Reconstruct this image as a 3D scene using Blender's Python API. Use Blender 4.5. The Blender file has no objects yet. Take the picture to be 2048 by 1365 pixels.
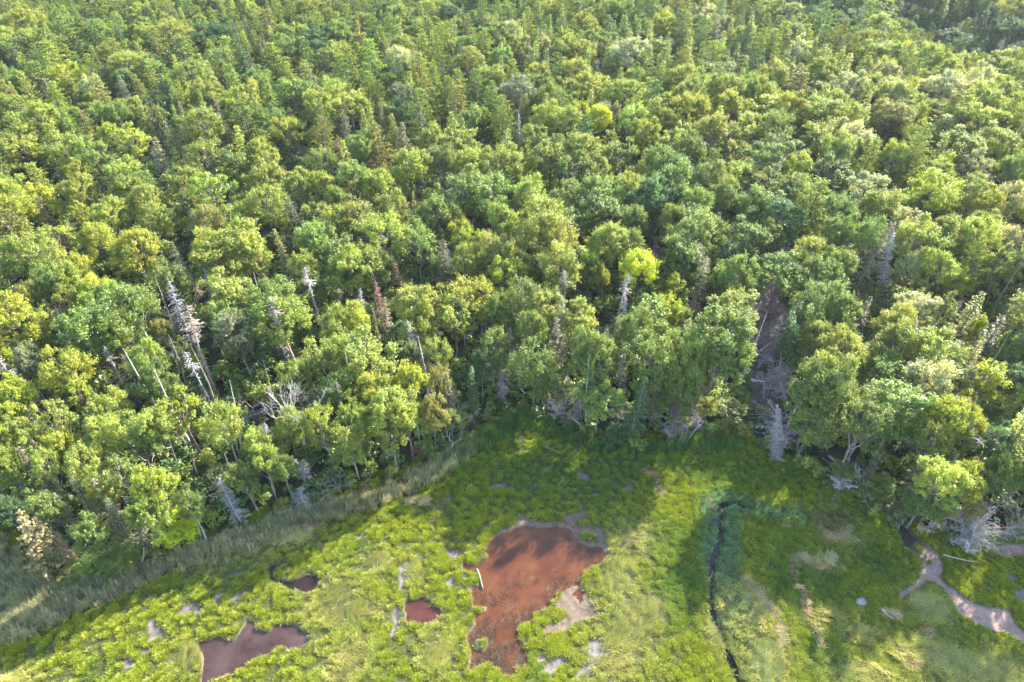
import bpy, math, random
import numpy as np
from mathutils import Vector, Matrix, Quaternion

random.seed(11)
rng = np.random.default_rng(11)
scene = bpy.context.scene
COL = scene.collection
PI = math.pi
rad = math.radians

# ------------------------------------------------------------------ camera, sky, sun, exposure
CAM_H = 65.0
PITCH = rad(40.0)
cam_data = bpy.data.cameras.new("camera")
cam_data.lens = 24.0
cam_data.sensor_width = 36.0
cam_data.clip_end = 20000.0
cam = bpy.data.objects.new("camera", cam_data)
COL.objects.link(cam)
cam.location = (0, 0, CAM_H)
cam.rotation_euler = (PI / 2 - PITCH, 0, 0)
scene.camera = cam

SUN_ELEV = rad(27.0)
SUN_AZ = rad(43.0)            # measured from +Y towards +X: behind the wood, to the right
world = bpy.data.worlds.new("World")
scene.world = world
world.use_nodes = True
wn = world.node_tree.nodes
wl = world.node_tree.links
wn.clear()
sky = wn.new("ShaderNodeTexSky")
sky.sky_type = 'NISHITA'
sky.sun_disc = False
sky.sun_elevation = SUN_ELEV
sky.sun_rotation = SUN_AZ
sky.air_density = 1.0
sky.dust_density = 1.0
bg = wn.new("ShaderNodeBackground")
bg.inputs['Strength'].default_value = 0.15
wo = wn.new("ShaderNodeOutputWorld")
wl.new(sky.outputs[0], bg.inputs[0])
wl.new(bg.outputs[0], wo.inputs[0])

sun_data = bpy.data.lights.new("sun", 'SUN')
sun_data.energy = 4.6
sun_data.angle = rad(0.6)
sun_data.color = (1.0, 0.93, 0.77)
sun = bpy.data.objects.new("sun", sun_data)
COL.objects.link(sun)
sdir = Vector((-math.sin(SUN_AZ) * math.cos(SUN_ELEV), -math.cos(SUN_AZ) * math.cos(SUN_ELEV), -math.sin(SUN_ELEV)))
sun.rotation_euler = sdir.to_track_quat('-Z', 'Y').to_euler()
sun.location = (60, 80, 90)

scene.view_settings.view_transform = 'Standard'
scene.view_settings.look = 'None'
scene.view_settings.exposure = 2.4
scene.view_settings.gamma = 1.0
scene.view_settings.use_curve_mapping = False
scene.render.engine = 'CYCLES'
scene.cycles.use_denoising = True
scene.cycles.max_bounces = 8
scene.cycles.diffuse_bounces = 6
scene.cycles.glossy_bounces = 2
scene.cycles.transmission_bounces = 6
scene.cycles.transparent_max_bounces = 4

# ------------------------------------------------------------------ photograph pixel -> place
F_PX = 2048 * 24.0 / 36.0
CP, SP = math.cos(PITCH), math.sin(PITCH)
TS = 700 / 2048.0


def at(px, py, z=0.0):
    """world point at height z that is seen at pixel (px, py) of the 2048 x 1365 photograph"""
    a = (px - 1024) / F_PX
    b = (682.5 - py) / F_PX
    dx, dy, dz = a, CP + b * SP, -SP + b * CP
    t = (z - CAM_H) / dz
    return np.array((dx * t, dy * t, z))


def atv(P):
    return np.array([at(x, y)[:2] for x, y in P])


def proj(x, y, z):
    x = np.asarray(x, float); y = np.asarray(y, float); z = np.asarray(z, float) - CAM_H
    d = y * CP - z * SP
    u = y * SP + z * CP
    return 1024 + F_PX * x / d, 682.5 - F_PX * u / d, d


def inside(poly, X, Y):
    """points in polygon (vectorised)"""
    c = np.zeros(X.shape, bool)
    n = len(poly)
    j = n - 1
    for i in range(n):
        xi, yi = poly[i]; xj, yj = poly[j]
        if yi != yj:
            c ^= ((yi > Y) != (yj > Y)) & (X < (xj - xi) * (Y - yi) / (yj - yi) + xi)
        j = i
    return c


def segdist(P, X, Y, closed=False):
    D = np.full(X.shape, 1e9)
    n = len(P)
    for i in range(n if closed else n - 1):
        ax, ay = P[i]; bx, by = P[(i + 1) % n]
        vx, vy = bx - ax, by - ay
        L = vx * vx + vy * vy + 1e-9
        t = np.clip(((X - ax) * vx + (Y - ay) * vy) / L, 0, 1)
        D = np.minimum(D, np.hypot(X - ax - t * vx, Y - ay - t * vy))
    return D


def sdist(P, X, Y):
    """signed distance, negative inside"""
    b0 = P.min(0) - 6; b1 = P.max(0) + 6
    out = np.full(X.shape, 9.0)
    m = (X > b0[0]) & (X < b1[0]) & (Y > b0[1]) & (Y < b1[1])
    if m.any():
        xs, ys = X[m], Y[m]
        d = segdist(P, xs, ys, True)
        out[m] = np.where(inside(P, xs, ys), -d, d)
    return out


_perm = rng.random((256, 256))


def vnoise(x, y, s=1.0, o=0.0):
    x = np.asarray(x) / s + o * 17.3 + 1000.0
    y = np.asarray(y) / s + o * 9.7 + 1000.0
    i = np.floor(x).astype(int); j = np.floor(y).astype(int)
    fx = x - i; fy = y - j
    fx = fx * fx * (3 - 2 * fx); fy = fy * fy * (3 - 2 * fy)
    a = _perm[i & 255, j & 255]; b = _perm[(i + 1) & 255, j & 255]
    c = _perm[i & 255, (j + 1) & 255]; d = _perm[(i + 1) & 255, (j + 1) & 255]
    return (a * (1 - fx) + b * fx) * (1 - fy) + (c * (1 - fx) + d * fx) * fy


def fnoise(x, y, s=1.0, o=0.0, n=3):
    r = 0; a = 0.5; t = 0
    for k in range(n):
        r = r + a * vnoise(x, y, s / 2 ** k, o + k); t += a; a *= 0.55
    return r / t


def smooth(e0, e1, x):
    t = np.clip((x - e0) / (e1 - e0), 0, 1)
    return t * t * (3 - 2 * t)


# ------------------------------------------------------------------ plan of the place
def T(ox, oy, pts):
    return [(ox + x * TS, oy + y * TS) for x, y in pts]


EDGE_PX = [(-500, 1085), (0, 1068), (45, 1075), (60, 1130), (85, 1163), (150, 1163), (240, 1148), (330, 1108), (400, 1085),
           (470, 1055), (560, 1020), (620, 1000), (700, 975), (800, 952), (870, 912), (920, 888), (985, 858), (1010, 815),
           (1090, 828), (1120, 850), (1170, 868), (1230, 893), (1300, 880), (1370, 858), (1460, 862), (1540, 912),
           (1610, 942), (1700, 982), (1780, 1032), (1812, 1064), (1850, 1070), (1900, 1072), (2000, 1080), (2048, 1075), (2600, 1090)]
edge = atv(EDGE_PX)
FOREST = np.vstack([edge, [[900, 60], [900, 2500], [-900, 2500], [-900, 60]]])

# pools with standing water (w), bare mud pans (m); outlines traced on tiles of the photograph, put on the ground
G0, H0, I0 = (0, 905), (680, 905), (1348, 905)
POND = atv(T(*H0, [(850, 570), (880, 505), (940, 472), (1000, 447), (1100, 430), (1180, 435), (1280, 440), (1340, 462), (1390, 512),
                   (1450, 548), (1520, 548), (1558, 605), (1530, 640), (1440, 680), (1410, 740), (1405, 772), (1335, 800), (1275, 832),
                   (1235, 872), (1205, 915), (1150, 950), (1100, 978), (1060, 1008), (1042, 1040), (1052, 1100), (1090, 1180),
                   (1100, 1232), (1080, 1258), (1040, 1245), (1000, 1295), (950, 1292), (900, 1242), (850, 1238), (800, 1262),
                   (757, 1285), (762, 1170), (732, 1080), (790, 1000), (800, 930), (765, 850), (762, 792), (830, 792), (800, 700),
                   (722, 692), (718, 640), (775, 660), (830, 650), (862, 605)]))
ISLES = [atv(T(*H0, p)) for p in (
    [(780, 1110), (810, 1095), (855, 1105), (862, 1140), (830, 1170), (785, 1155)],
    [(785, 900), (800, 895), (830, 915), (858, 905), (850, 935), (800, 945)],
    [(760, 715), (790, 725), (830, 790), (800, 790)],)]
MUD_BAR = atv(T(*H0, [(1260, 880), (1340, 800), (1400, 770), (1450, 830), (1490, 900), (1522, 962), (1400, 985), (1300, 1042), (1180, 1058),
                      (1190, 1015), (1270, 995), (1345, 935), (1270, 905)]))
MUD_RING = atv(T(*H0, [(895, 485), (960, 430), (1040, 408), (1050, 360), (1135, 392), (1170, 412), (1240, 400), (1330, 420), (1300, 380),
                       (1370, 350), (1440, 345), (1475, 430), (1542, 452), (1578, 605), (1540, 640), (1440, 690), (1380, 640), (1400, 560), (1340, 490), (1180, 450),
                       (1000, 470), (905, 520)]))
RING_TUFTS = [atv(T(*H0, p)) for p in (
    [(1370, 395), (1420, 380), (1455, 420), (1400, 430)], [(1390, 470), (1440, 460), (1510, 490), (1520, 525), (1450, 520), (1400, 500)],
    [(960, 425), (1010, 400), (1040, 415), (980, 440)])]
POOL_RED = atv(T(*H0, [(380, 885), (400, 857), (460, 850), (480, 830), (502, 862), (550, 902), (605, 905), (600, 960), (560, 1000),
                       (450, 1002), (382, 982), (375, 920)]))
POOL_LOW = atv(T(*G0, [(1145, 1112), (1220, 1082), (1300, 1062), (1330, 1092), (1370, 1102), (1400, 1052), (1450, 975), (1490, 1000),
                       (1512, 1042), (1570, 1050), (1620, 1000), (1680, 1010), (1740, 1012), (1762, 1052), (1822, 1062), (1790, 1120),
                       (1740, 1160), (1640, 1140), (1560, 1180), (1500, 1212), (1420, 1252), (1350, 1292), (1240, 1325), (1160, 1500), (1020, 1520),
                       (1170, 1346), (1190, 1230), (1165, 1150)]))
POOL_HOOK = atv(T(*G0, [(1558, 672), (1640, 640), (1690, 635), (1682, 648), (1622, 667), (1602, 692), (1622, 742), (1680, 760), (1740, 732),
                        (1800, 705), (1850, 710), (1872, 742), (1832, 812), (1760, 810), (1690, 802), (1600, 772), (1570, 742)]))
PANS = [atv(p) for p in (
    T(*G0, [(1025, 935), (1095, 888), (1158, 880), (1142, 908), (1080, 945)]),
    T(*G0, [(1125, 940), (1165, 918), (1185, 942), (1150, 958)]),
    T(*G0, [(1250, 885), (1262, 828), (1295, 815), (1288, 852), (1275, 885)]),
    T(*G0, [(1340, 865), (1380, 830), (1440, 805), (1405, 842), (1360, 870)]),
    T(*G0, [(862, 1002), (908, 985), (918, 1038), (975, 1036), (942, 1072), (893, 1090), (872, 1120), (855, 1112), (885, 1060)]),
    T(*G0, [(730, 1222), (768, 1208), (765, 1262), (735, 1255)]),
    T(*G0, [(815, 1155), (875, 1152), (852, 1175)]),
    T(*G0, [(1340, 712), (1425, 698), (1400, 718)]),
    T(*G0, [(575, 1160), (610, 1150), (600, 1175)]),
    T(*H0, [(352, 672), (382, 662), (378, 800), (350, 805), (343, 740)]),
    T(*H0, [(325, 912), (348, 915), (340, 1040), (312, 1085), (292, 1068), (312, 1010)]),
    T(*H0, [(615, 560), (660, 572), (724, 590), (702, 614), (640, 600)]),
    T(*H0, [(620, 762), (660, 735), (684, 748), (650, 782)]),
    T(*H0, [(1455, 1155), (1480, 1105), (1515, 1085), (1530, 1120), (1508, 1150), (1555, 1168), (1542, 1196), (1490, 1186)]),
    T(*H0, [(1195, 1285), (1215, 1230), (1310, 1195), (1325, 1215), (1275, 1252), (1250, 1295)]),
    T(*H0, [(1385, 1325), (1395, 1285), (1420, 1250), (1485, 1225), (1472, 1252), (1415, 1292), (1400, 1340)]),
    T(*H0, [(1520, 1366), (1590, 1298), (1606, 1366)]),
    T(*H0, [(1150, 1200), (1190, 1185), (1200, 1215), (1165, 1235)]),
    T(*H0, [(875, 207), (910, 183), (968, 176), (972, 197), (900, 214)]),
    T(*H0, [(1378, 130), (1400, 112), (1460, 130), (1452, 153), (1400, 148)]),
    T(*H0, [(1655, 217), (1690, 176), (1718, 193), (1702, 224)]),
    T(*H0, [(600, 268), (655, 262), (640, 280)]),
    T(*H0, [(1480, 240), (1505, 232), (1500, 255)]),
    T(*H0, [(1130, 190), (1160, 185), (1150, 205)]),
    T(*H0, [(90, 490), (150, 465), (165, 480), (110, 500)]),
    T(*I0, [(1065, 880), (1075, 858), (1108, 850), (1128, 868), (1118, 888), (1090, 892)]),
    T(*I0, [(1950, 720), (1990, 715), (2015, 745), (1980, 745)]),
    T(*I0, [(1825, 780), (1860, 790), (1850, 805)]),
    T(*I0, [(2010, 805), (2080, 795), (2080, 895), (1998, 850)]),
)]
CHANNEL = atv(T(*I0, [(1290, 385), (1345, 420), (1385, 455), (1420, 498), (1500, 560), (1552, 600), (1562, 660), (1562, 738), (1592, 780), (1655, 812), (1710, 855),
                      (1800, 902), (1890, 905), (1950, 910), (1972, 952), (2002, 1002), (2060, 1066), (2300, 1180), (2300, 1260), (2060, 1118), (1950, 1052), (1870, 1042),
                      (1780, 992), (1700, 952), (1650, 912), (1628, 852), (1580, 792), (1530, 762), (1480, 748), (1420, 792), (1332, 854),
                      (1318, 838), (1400, 770), (1448, 738), (1460, 625), (1400, 592), (1340, 545), (1325, 480)]))
CH_TUFTS = [atv(T(*I0, p)) for p in ([(1380, 555), (1420, 530), (1470, 570), (1440, 605)], [(1470, 630), (1500, 622), (1512, 660), (1480, 665)])]
BANK = atv(T(*I0, [(1820, 560), (1900, 540), (2060, 540), (2200, 545), (2200, 610), (2060, 602), (1930, 608)]))
CREEK = atv(T(*I0, [(430, 330), (350, 300), (300, 305), (265, 340), (270, 400), (255, 440), (272, 520), (240, 570), (217, 640), (215, 720), (223, 800), (215, 870),
                    (235, 970), (268, 1060), (298, 1140), (328, 1220), (358, 1300), (385, 1350), (440, 1450), (520, 1600)]))
CREEK_TEAL = atv(T(*I0, [(100, 240), (250, 190), (420, 240), (560, 300), (720, 290), (800, 350), (790, 440), (640, 430), (470, 390), (400, 400), (410, 560), (420, 800), (520, 1000),
                         (640, 1120), (700, 1346), (820, 1700), (480, 1700), (330, 1250), (240, 1000), (190, 800), (120, 600), (140, 420)]))
REED_POLY = atv([(-300, 1085), (0, 1070), (60, 1130), (90, 1165), (150, 1170), (330, 1112), (480, 1060), (620, 1008), (760, 985), (900, 900), (1000, 850), (1015, 820),
                 (1100, 840), (1240, 905), (1380, 870), (1470, 880), (1480, 905), (1300, 905), (1200, 905), (1050, 860), (950, 910), (850, 975), (740, 1020), (640, 1052), (520, 1100), (420, 1130), (330, 1150),
                 (240, 1200), (150, 1230), (60, 1280), (0, 1290), (-300, 1300)])
WRACK = [atv(p) for p in (
    T(*I0, [(690, 600), (705, 700), (730, 780), (760, 880), (800, 980), (840, 1080), (865, 1150)]),
    T(*I0, [(690, 598), (760, 620), (820, 665), (900, 655), (925, 610)]),
    T(*I0, [(840, 350), (830, 430), (880, 480), (960, 500)]), T(*I0, [(860, 345), (890, 400), (880, 470)]),
    T(*I0, [(960, 340), (990, 420), (1020, 470), (940, 500)]), T(*I0, [(420, 770), (520, 860), (600, 960), (645, 1080), (640, 1150)]),
    T(*I0, [(180, 270), (240, 325)]), T(*I0, [(590, 400), (640, 430)]),
    [(412, 1118), (470, 1085), (540, 1075), (620, 1050)], [(560, 1095), (600, 1070), (640, 1050)],
    T(*H0, [(1780, 110), (1850, 150), (1870, 240)]), T(*I0, [(1460, 1010), (1500, 1070)]), T(*I0, [(1220, 935), (1300, 960)]),
    T(*I0, [(1360, 1230), (1420, 1215)]),
    T(*H0, [(270, 215), (390, 185)]), T(*H0, [(410, 290), (520, 280)]))]
# pale, dry-topped grass: (tile, x, y, radius x, radius y)
PALE = [(G0, 1100, 1200, 90, 80), (G0, 1960, 900, 160, 160), (G0, 1980, 1280, 120, 80), (G0, 60, 1330, 150, 60), (G0, 1250, 600, 300, 60), (G0, 1650, 500, 200, 50),
        (G0, 60, 870, 120, 120), (G0, 1180, 660, 120, 50), (H0, 130, 930, 150, 70), (H0, 60, 1200, 120, 130), (H0, 560, 1150, 100, 130), (H0, 1700, 520, 130, 110),
        (H0, 1640, 740, 110, 130), (H0, 1700, 1000, 150, 220), (H0, 1600, 1200, 180, 160), (H0, 1450, 900, 60, 60), (H0, 1830, 920, 80, 80),
        (I0, 480, 900, 90, 130), (I0, 540, 1200, 130, 170), (I0, 900, 960, 140, 60), (I0, 1450, 1180, 250, 110), (I0, 1750, 1280, 350, 140), (I0, 1130, 1290, 200, 80),
        (I0, 1090, 1060, 120, 60), (I0, 1500, 920, 120, 120), (I0, 870, 640, 100, 50), (I0, 1060, 530, 60, 30), (I0, 1380, 1220, 60, 50),
        (H0, 220, 640, 90, 60), (H0, 420, 690, 50, 80), (I0, 250, 1050, 60, 130), (I0, 950, 420, 100, 100)]
PALE_G = []
for (o, x, y, rx, ry) in PALE:
    c = at(o[0] + x * TS, o[1] + y * TS)
    ex = at(o[0] + (x + rx) * TS, o[1] + y * TS)
    ey = at(o[0] + x * TS, o[1] + (y - ry) * TS)
    PALE_G.append((c[0], c[1], abs(ex[0] - c[0]), abs(ey[1] - c[1])))
# deep green, lush grass, with shade of the upper marsh put into its colour
LUSH_SHADE = [(H0, 1450, 230, 260, 90), (H0, 1900, 500, 200, 120), (H0, 1950, 800, 160, 200), (H0, 1300, 120, 500, 120), (I0, 700, 700, 120, 300), (I0, 1180, 650, 130, 110),
        (I0, 880, 1250, 130, 150), (I0, 300, 100, 400, 100), (I0, 1010, 380, 60, 60), (I0, 900, 780, 150, 120), (H0, 1650, 60, 350, 80)]
LUSH_SHADE_G = []
for (o, x, y, rx, ry) in LUSH_SHADE:
    c = at(o[0] + x * TS, o[1] + y * TS)
    ex = at(o[0] + (x + rx) * TS, o[1] + y * TS)
    ey = at(o[0] + x * TS, o[1] + (y - ry) * TS)
    LUSH_SHADE_G.append((c[0], c[1], abs(ex[0] - c[0]), abs(ey[1] - c[1])))


def blobs(L, X, Y):
    r = np.zeros(X.shape)
    for (cx, cy, rx, ry) in L:
        q = ((X - cx) / rx) ** 2 + ((Y - cy) / ry) ** 2
        r = np.maximum(r, np.exp(-q * 0.9))
    return r


def fields(X, Y):
    """everything the ground and the grass need to know about a spot of the marsh"""
    jx = (fnoise(X, Y, 1.2, 3) - 0.5) * 0.9
    jy = (fnoise(X, Y, 1.2, 5) - 0.5) * 0.9
    x, y = X + jx * 0.6, Y + jy * 0.6
    f = {}
    pond = sdist(POND, x, y)
    for p in ISLES:
        pond = np.maximum(pond, -sdist(p, x, y))
    mud = np.minimum(sdist(MUD_BAR, x, y), sdist(MUD_RING, x, y))
    for p in RING_TUFTS:
        mud = np.maximum(mud, -sdist(p, x, y))
    f['pond'] = pond
    f['red'] = sdist(POOL_RED, x, y)
    f['low'] = sdist(POOL_LOW, x, y)
    f['hook'] = sdist(POOL_HOOK, x, y)
    pan = np.full(X.shape, 9.0)
    for p in PANS:
        pan = np.minimum(pan, sdist(p, x, y))
    ch = np.minimum(sdist(CHANNEL, x, y), sdist(BANK, x, y))
    for p in CH_TUFTS:
        ch = np.maximum(ch, -sdist(p, x, y))
    f['mud'] = mud
    f['pan'] = pan
    f['ch'] = ch
    f['creek'] = segdist(CREEK, X + jx * 0.3, Y + jy * 0.3)
    # little bare gaps between the hummocks on the upper marsh
    gap = fnoise(X, Y, 1.7, 21, 2)
    f['gap'] = gap
    f['forest'] = sdist_forest(X, Y)
    f['reed'] = sdist(REED_POLY, x, y)
    f['teal'] = sdist(CREEK_TEAL, x, y)
    w = np.full(X.shape, 9.0)
    for p in WRACK:
        w = np.minimum(w, segdist(p, x, y))
    f['wrack'] = w
    f['pale'] = blobs(PALE_G, x, y)
    f['lush_shade'] = blobs(LUSH_SHADE_G, x, y)
    return f


def sdist_forest(X, Y):
    d = segdist(edge, X, Y)
    return np.where(inside(FOREST, X, Y), -d, d)


HOLLOWS = [(*at(1965, 75, 8.0)[:2], 17.0, 10.0), (*at(1860, 30, 8.0)[:2], 15.0, 8.0), (*at(1640, 12, 8.0)[:2], 12.0, 9.0), (*at(940, 10, 8.0)[:2], 11.0, 7.0)]


def zground(X, Y):
    X = np.asarray(X, float); Y = np.asarray(Y, float)
    d = sdist_forest(np.asarray(X, float), np.asarray(Y, float))
    z = 0.7 * smooth(0.0, 7.0, -d) + np.clip(-d - 10, 0, 400) * 0.008 + (fnoise(X, Y, 14.0, 2) - 0.5) * 1.1 * smooth(2, 14, -d)
    for (hx, hy, hr, hd) in HOLLOWS:
        z = z - hd * np.exp(-((X - hx) ** 2 + (Y - hy) ** 2) / hr ** 2)
    return z


def zg(x, y):
    return float(zground(np.array([x]), np.array([y]))[0])


# ------------------------------------------------------------------ materials
def new_mat(name):
    m = bpy.data.materials.new(name)
    m.use_nodes = True
    n = m.node_tree.nodes
    n.clear()
    return m, n, m.node_tree.links


def leaf_material(name, source, gloss=0.045, trans=0.5, rough=0.5, yellow=(1.15, 1.1, 0.55)):
    m, n, l = new_mat(name)
    out = n.new("ShaderNodeOutputMaterial")
    if source == 'OBJECT':
        src = n.new("ShaderNodeObjectInfo"); col = src.outputs['Color']
    else:
        src = n.new("ShaderNodeAttribute"); src.attribute_type = 'INSTANCER'; src.attribute_name = 'icol'; col = src.outputs['Color']
    tint = n.new("ShaderNodeAttribute"); tint.attribute_name = 'tint'
    ramp = n.new("ShaderNodeValToRGB")
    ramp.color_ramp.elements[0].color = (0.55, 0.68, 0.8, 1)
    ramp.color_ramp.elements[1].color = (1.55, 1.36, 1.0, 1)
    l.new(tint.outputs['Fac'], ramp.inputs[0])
    mul = n.new("ShaderNodeMix"); mul.data_type = 'RGBA'; mul.blend_type = 'MULTIPLY'; mul.inputs[0].default_value = 1
    l.new(col, mul.inputs[6]); l.new(ramp.outputs[0], mul.inputs[7])
    yel = n.new("ShaderNodeMix"); yel.data_type = 'RGBA'; yel.blend_type = 'MULTIPLY'; yel.inputs[0].default_value = 1
    l.new(mul.outputs[2], yel.inputs[6]); yel.inputs[7].default_value = (*yellow, 1)
    dif = n.new("ShaderNodeBsdfDiffuse"); l.new(mul.outputs[2], dif.inputs[0])
    tr = n.new("ShaderNodeBsdfTranslucent"); l.new(yel.outputs[2], tr.inputs[0])
    mx = n.new("ShaderNodeMixShader"); mx.inputs[0].default_value = trans
    l.new(dif.outputs[0], mx.inputs[1]); l.new(tr.outputs[0], mx.inputs[2])
    gl = n.new("ShaderNodeBsdfGlossy"); gl.inputs['Roughness'].default_value = rough
    mx2 = n.new("ShaderNodeMixShader"); mx2.inputs[0].default_value = gloss
    l.new(mx.outputs[0], mx2.inputs[1]); l.new(gl.outputs[0], mx2.inputs[2])
    l.new(mx2.outputs[0], out.inputs[0])
    return m


def wood_material(name, base, source=None, var=0.45, scale=3.0):
    m, n, l = new_mat(name)
    out = n.new("ShaderNodeOutputMaterial")
    b = n.new("ShaderNodeBsdfPrincipled")
    b.inputs['Roughness'].default_value = 0.85
    b.inputs['Specular IOR Level'].default_value = 0.2
    tc = n.new("ShaderNodeTexCoord")
    no = n.new("ShaderNodeTexNoise"); no.inputs['Scale'].default_value = scale; no.inputs['Detail'].default_value = 4
    l.new(tc.outputs['Object'], no.inputs['Vector'])
    ramp = n.new("ShaderNodeValToRGB")
    ramp.color_ramp.elements[0].position = 0.3; ramp.color_ramp.elements[0].color = (1 - var,) * 3 + (1,)
    ramp.color_ramp.elements[1].position = 0.7; ramp.color_ramp.elements[1].color = (1 + var * .5,) * 3 + (1,)
    l.new(no.outputs[0], ramp.inputs[0])
    mul = n.new("ShaderNodeMix"); mul.data_type = 'RGBA'; mul.blend_type = 'MULTIPLY'; mul.inputs[0].default_value = 1
    l.new(ramp.outputs[0], mul.inputs[7])
    if source == 'OBJECT':
        s = n.new("ShaderNodeObjectInfo"); l.new(s.outputs['Color'], mul.inputs[6])
    else:
        mul.inputs[6].default_value = (*base, 1)
    l.new(mul.outputs[2], b.inputs['Base Color'])
    l.new(b.outputs[0], out.inputs[0])
    return m


M_LEAF = leaf_material("leaf", 'OBJECT')
M_LEAF_I = leaf_material("leaf_mass", 'INSTANCER')
M_NEEDLE = leaf_material("needle", 'OBJECT', trans=0.3, gloss=0.03)
M_GRASS = leaf_material("grass_blade", 'INSTANCER', trans=0.4, gloss=0.02, yellow=(1.15, 1.1, 0.6))
M_BARK = wood_material("bark", (0.17, 0.145, 0.12))
M_BARK_PALE = wood_material("pale_bark", (0.30, 0.27, 0.23))
M_DEAD = wood_material("weathered_wood", (0.3, 0.28, 0.26), 'OBJECT', var=0.35)

# ground
M_GROUND, n, l = new_mat("marsh_soil")
out = n.new("ShaderNodeOutputMaterial")
b = n.new("ShaderNodeBsdfPrincipled")
att = n.new("ShaderNodeAttribute"); att.attribute_name = 'ground_col'
wet = n.new("ShaderNodeAttribute"); wet.attribute_name = 'wet'
geo = n.new("ShaderNodeNewGeometry")
no = n.new("ShaderNodeTexNoise"); no.inputs['Scale'].default_value = 2.2; no.inputs['Detail'].default_value = 8; no.inputs['Roughness'].default_value = 0.7
l.new(geo.outputs['Position'], no.inputs['Vector'])
ramp = n.new("ShaderNodeValToRGB")
ramp.color_ramp.elements[0].position = 0.3; ramp.color_ramp.elements[0].color = (0.6, 0.58, 0.55, 1)
ramp.color_ramp.elements[1].position = 0.7; ramp.color_ramp.elements[1].color = (1.3, 1.3, 1.28, 1)
l.new(no.outputs[0], ramp.inputs[0])
mul = n.new("ShaderNodeMix"); mul.data_type = 'RGBA'; mul.blend_type = 'MULTIPLY'; mul.inputs[0].default_value = 1
l.new(att.outputs['Color'], mul.inputs[6]); l.new(ramp.outputs[0], mul.inputs[7])
l.new(mul.outputs[2], b.inputs['Base Color'])
rr = n.new("ShaderNodeMapRange"); rr.inputs[3].default_value = 0.95; rr.inputs[4].default_value = 0.33
l.new(wet.outputs['Fac'], rr.inputs[0]); l.new(rr.outputs[0], b.inputs['Roughness'])
bump = n.new("ShaderNodeBump"); bump.inputs['Strength'].default_value = 0.5; bump.inputs['Distance'].default_value = 0.08
no2 = n.new("ShaderNodeTexNoise"); no2.inputs['Scale'].default_value = 6; no2.inputs['Detail'].default_value = 6
l.new(geo.outputs['Position'], no2.inputs['Vector']); l.new(no2.outputs[0], bump.inputs['Height'])
l.new(bump.outputs[0], b.inputs['Normal'])
l.new(b.outputs[0], out.inputs[0])


def water_material(name, c1, c2, rough=0.06, spec=0.5, scale=0.5):
    """turbid water: the silt colour with a smooth skin that mirrors the sky"""
    m, n, l = new_mat(name)
    out = n.new("ShaderNodeOutputMaterial")
    b = n.new("ShaderNodeBsdfPrincipled")
    geo = n.new("ShaderNodeNewGeometry")
    no = n.new("ShaderNodeTexNoise"); no.inputs['Scale'].default_value = scale; no.inputs['Detail'].default_value = 7; no.inputs['Roughness'].default_value = 0.65
    l.new(geo.outputs['Position'], no.inputs['Vector'])
    ramp = n.new("ShaderNodeValToRGB")
    ramp.color_ramp.elements[0].position = 0.35; ramp.color_ramp.elements[0].color = (*c1, 1)
    ramp.color_ramp.elements[1].position = 0.68; ramp.color_ramp.elements[1].color = (*c2, 1)
    l.new(no.outputs[0], ramp.inputs[0]); l.new(ramp.outputs[0], b.inputs['Base Color'])
    b.inputs['Roughness'].default_value = rough
    b.inputs['IOR'].default_value = 1.33
    b.inputs['Specular IOR Level'].default_value = spec
    bump = n.new("ShaderNodeBump"); bump.inputs['Strength'].default_value = 0.08; bump.inputs['Distance'].default_value = 0.02
    no2 = n.new("ShaderNodeTexNoise"); no2.inputs['Scale'].default_value = 9
    l.new(geo.outputs['Position'], no2.inputs['Vector']); l.new(no2.outputs[0], bump.inputs['Height'])
    l.new(bump.outputs[0], b.inputs['Normal'])
    l.new(b.outputs[0], out.inputs[0])
    return m


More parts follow.
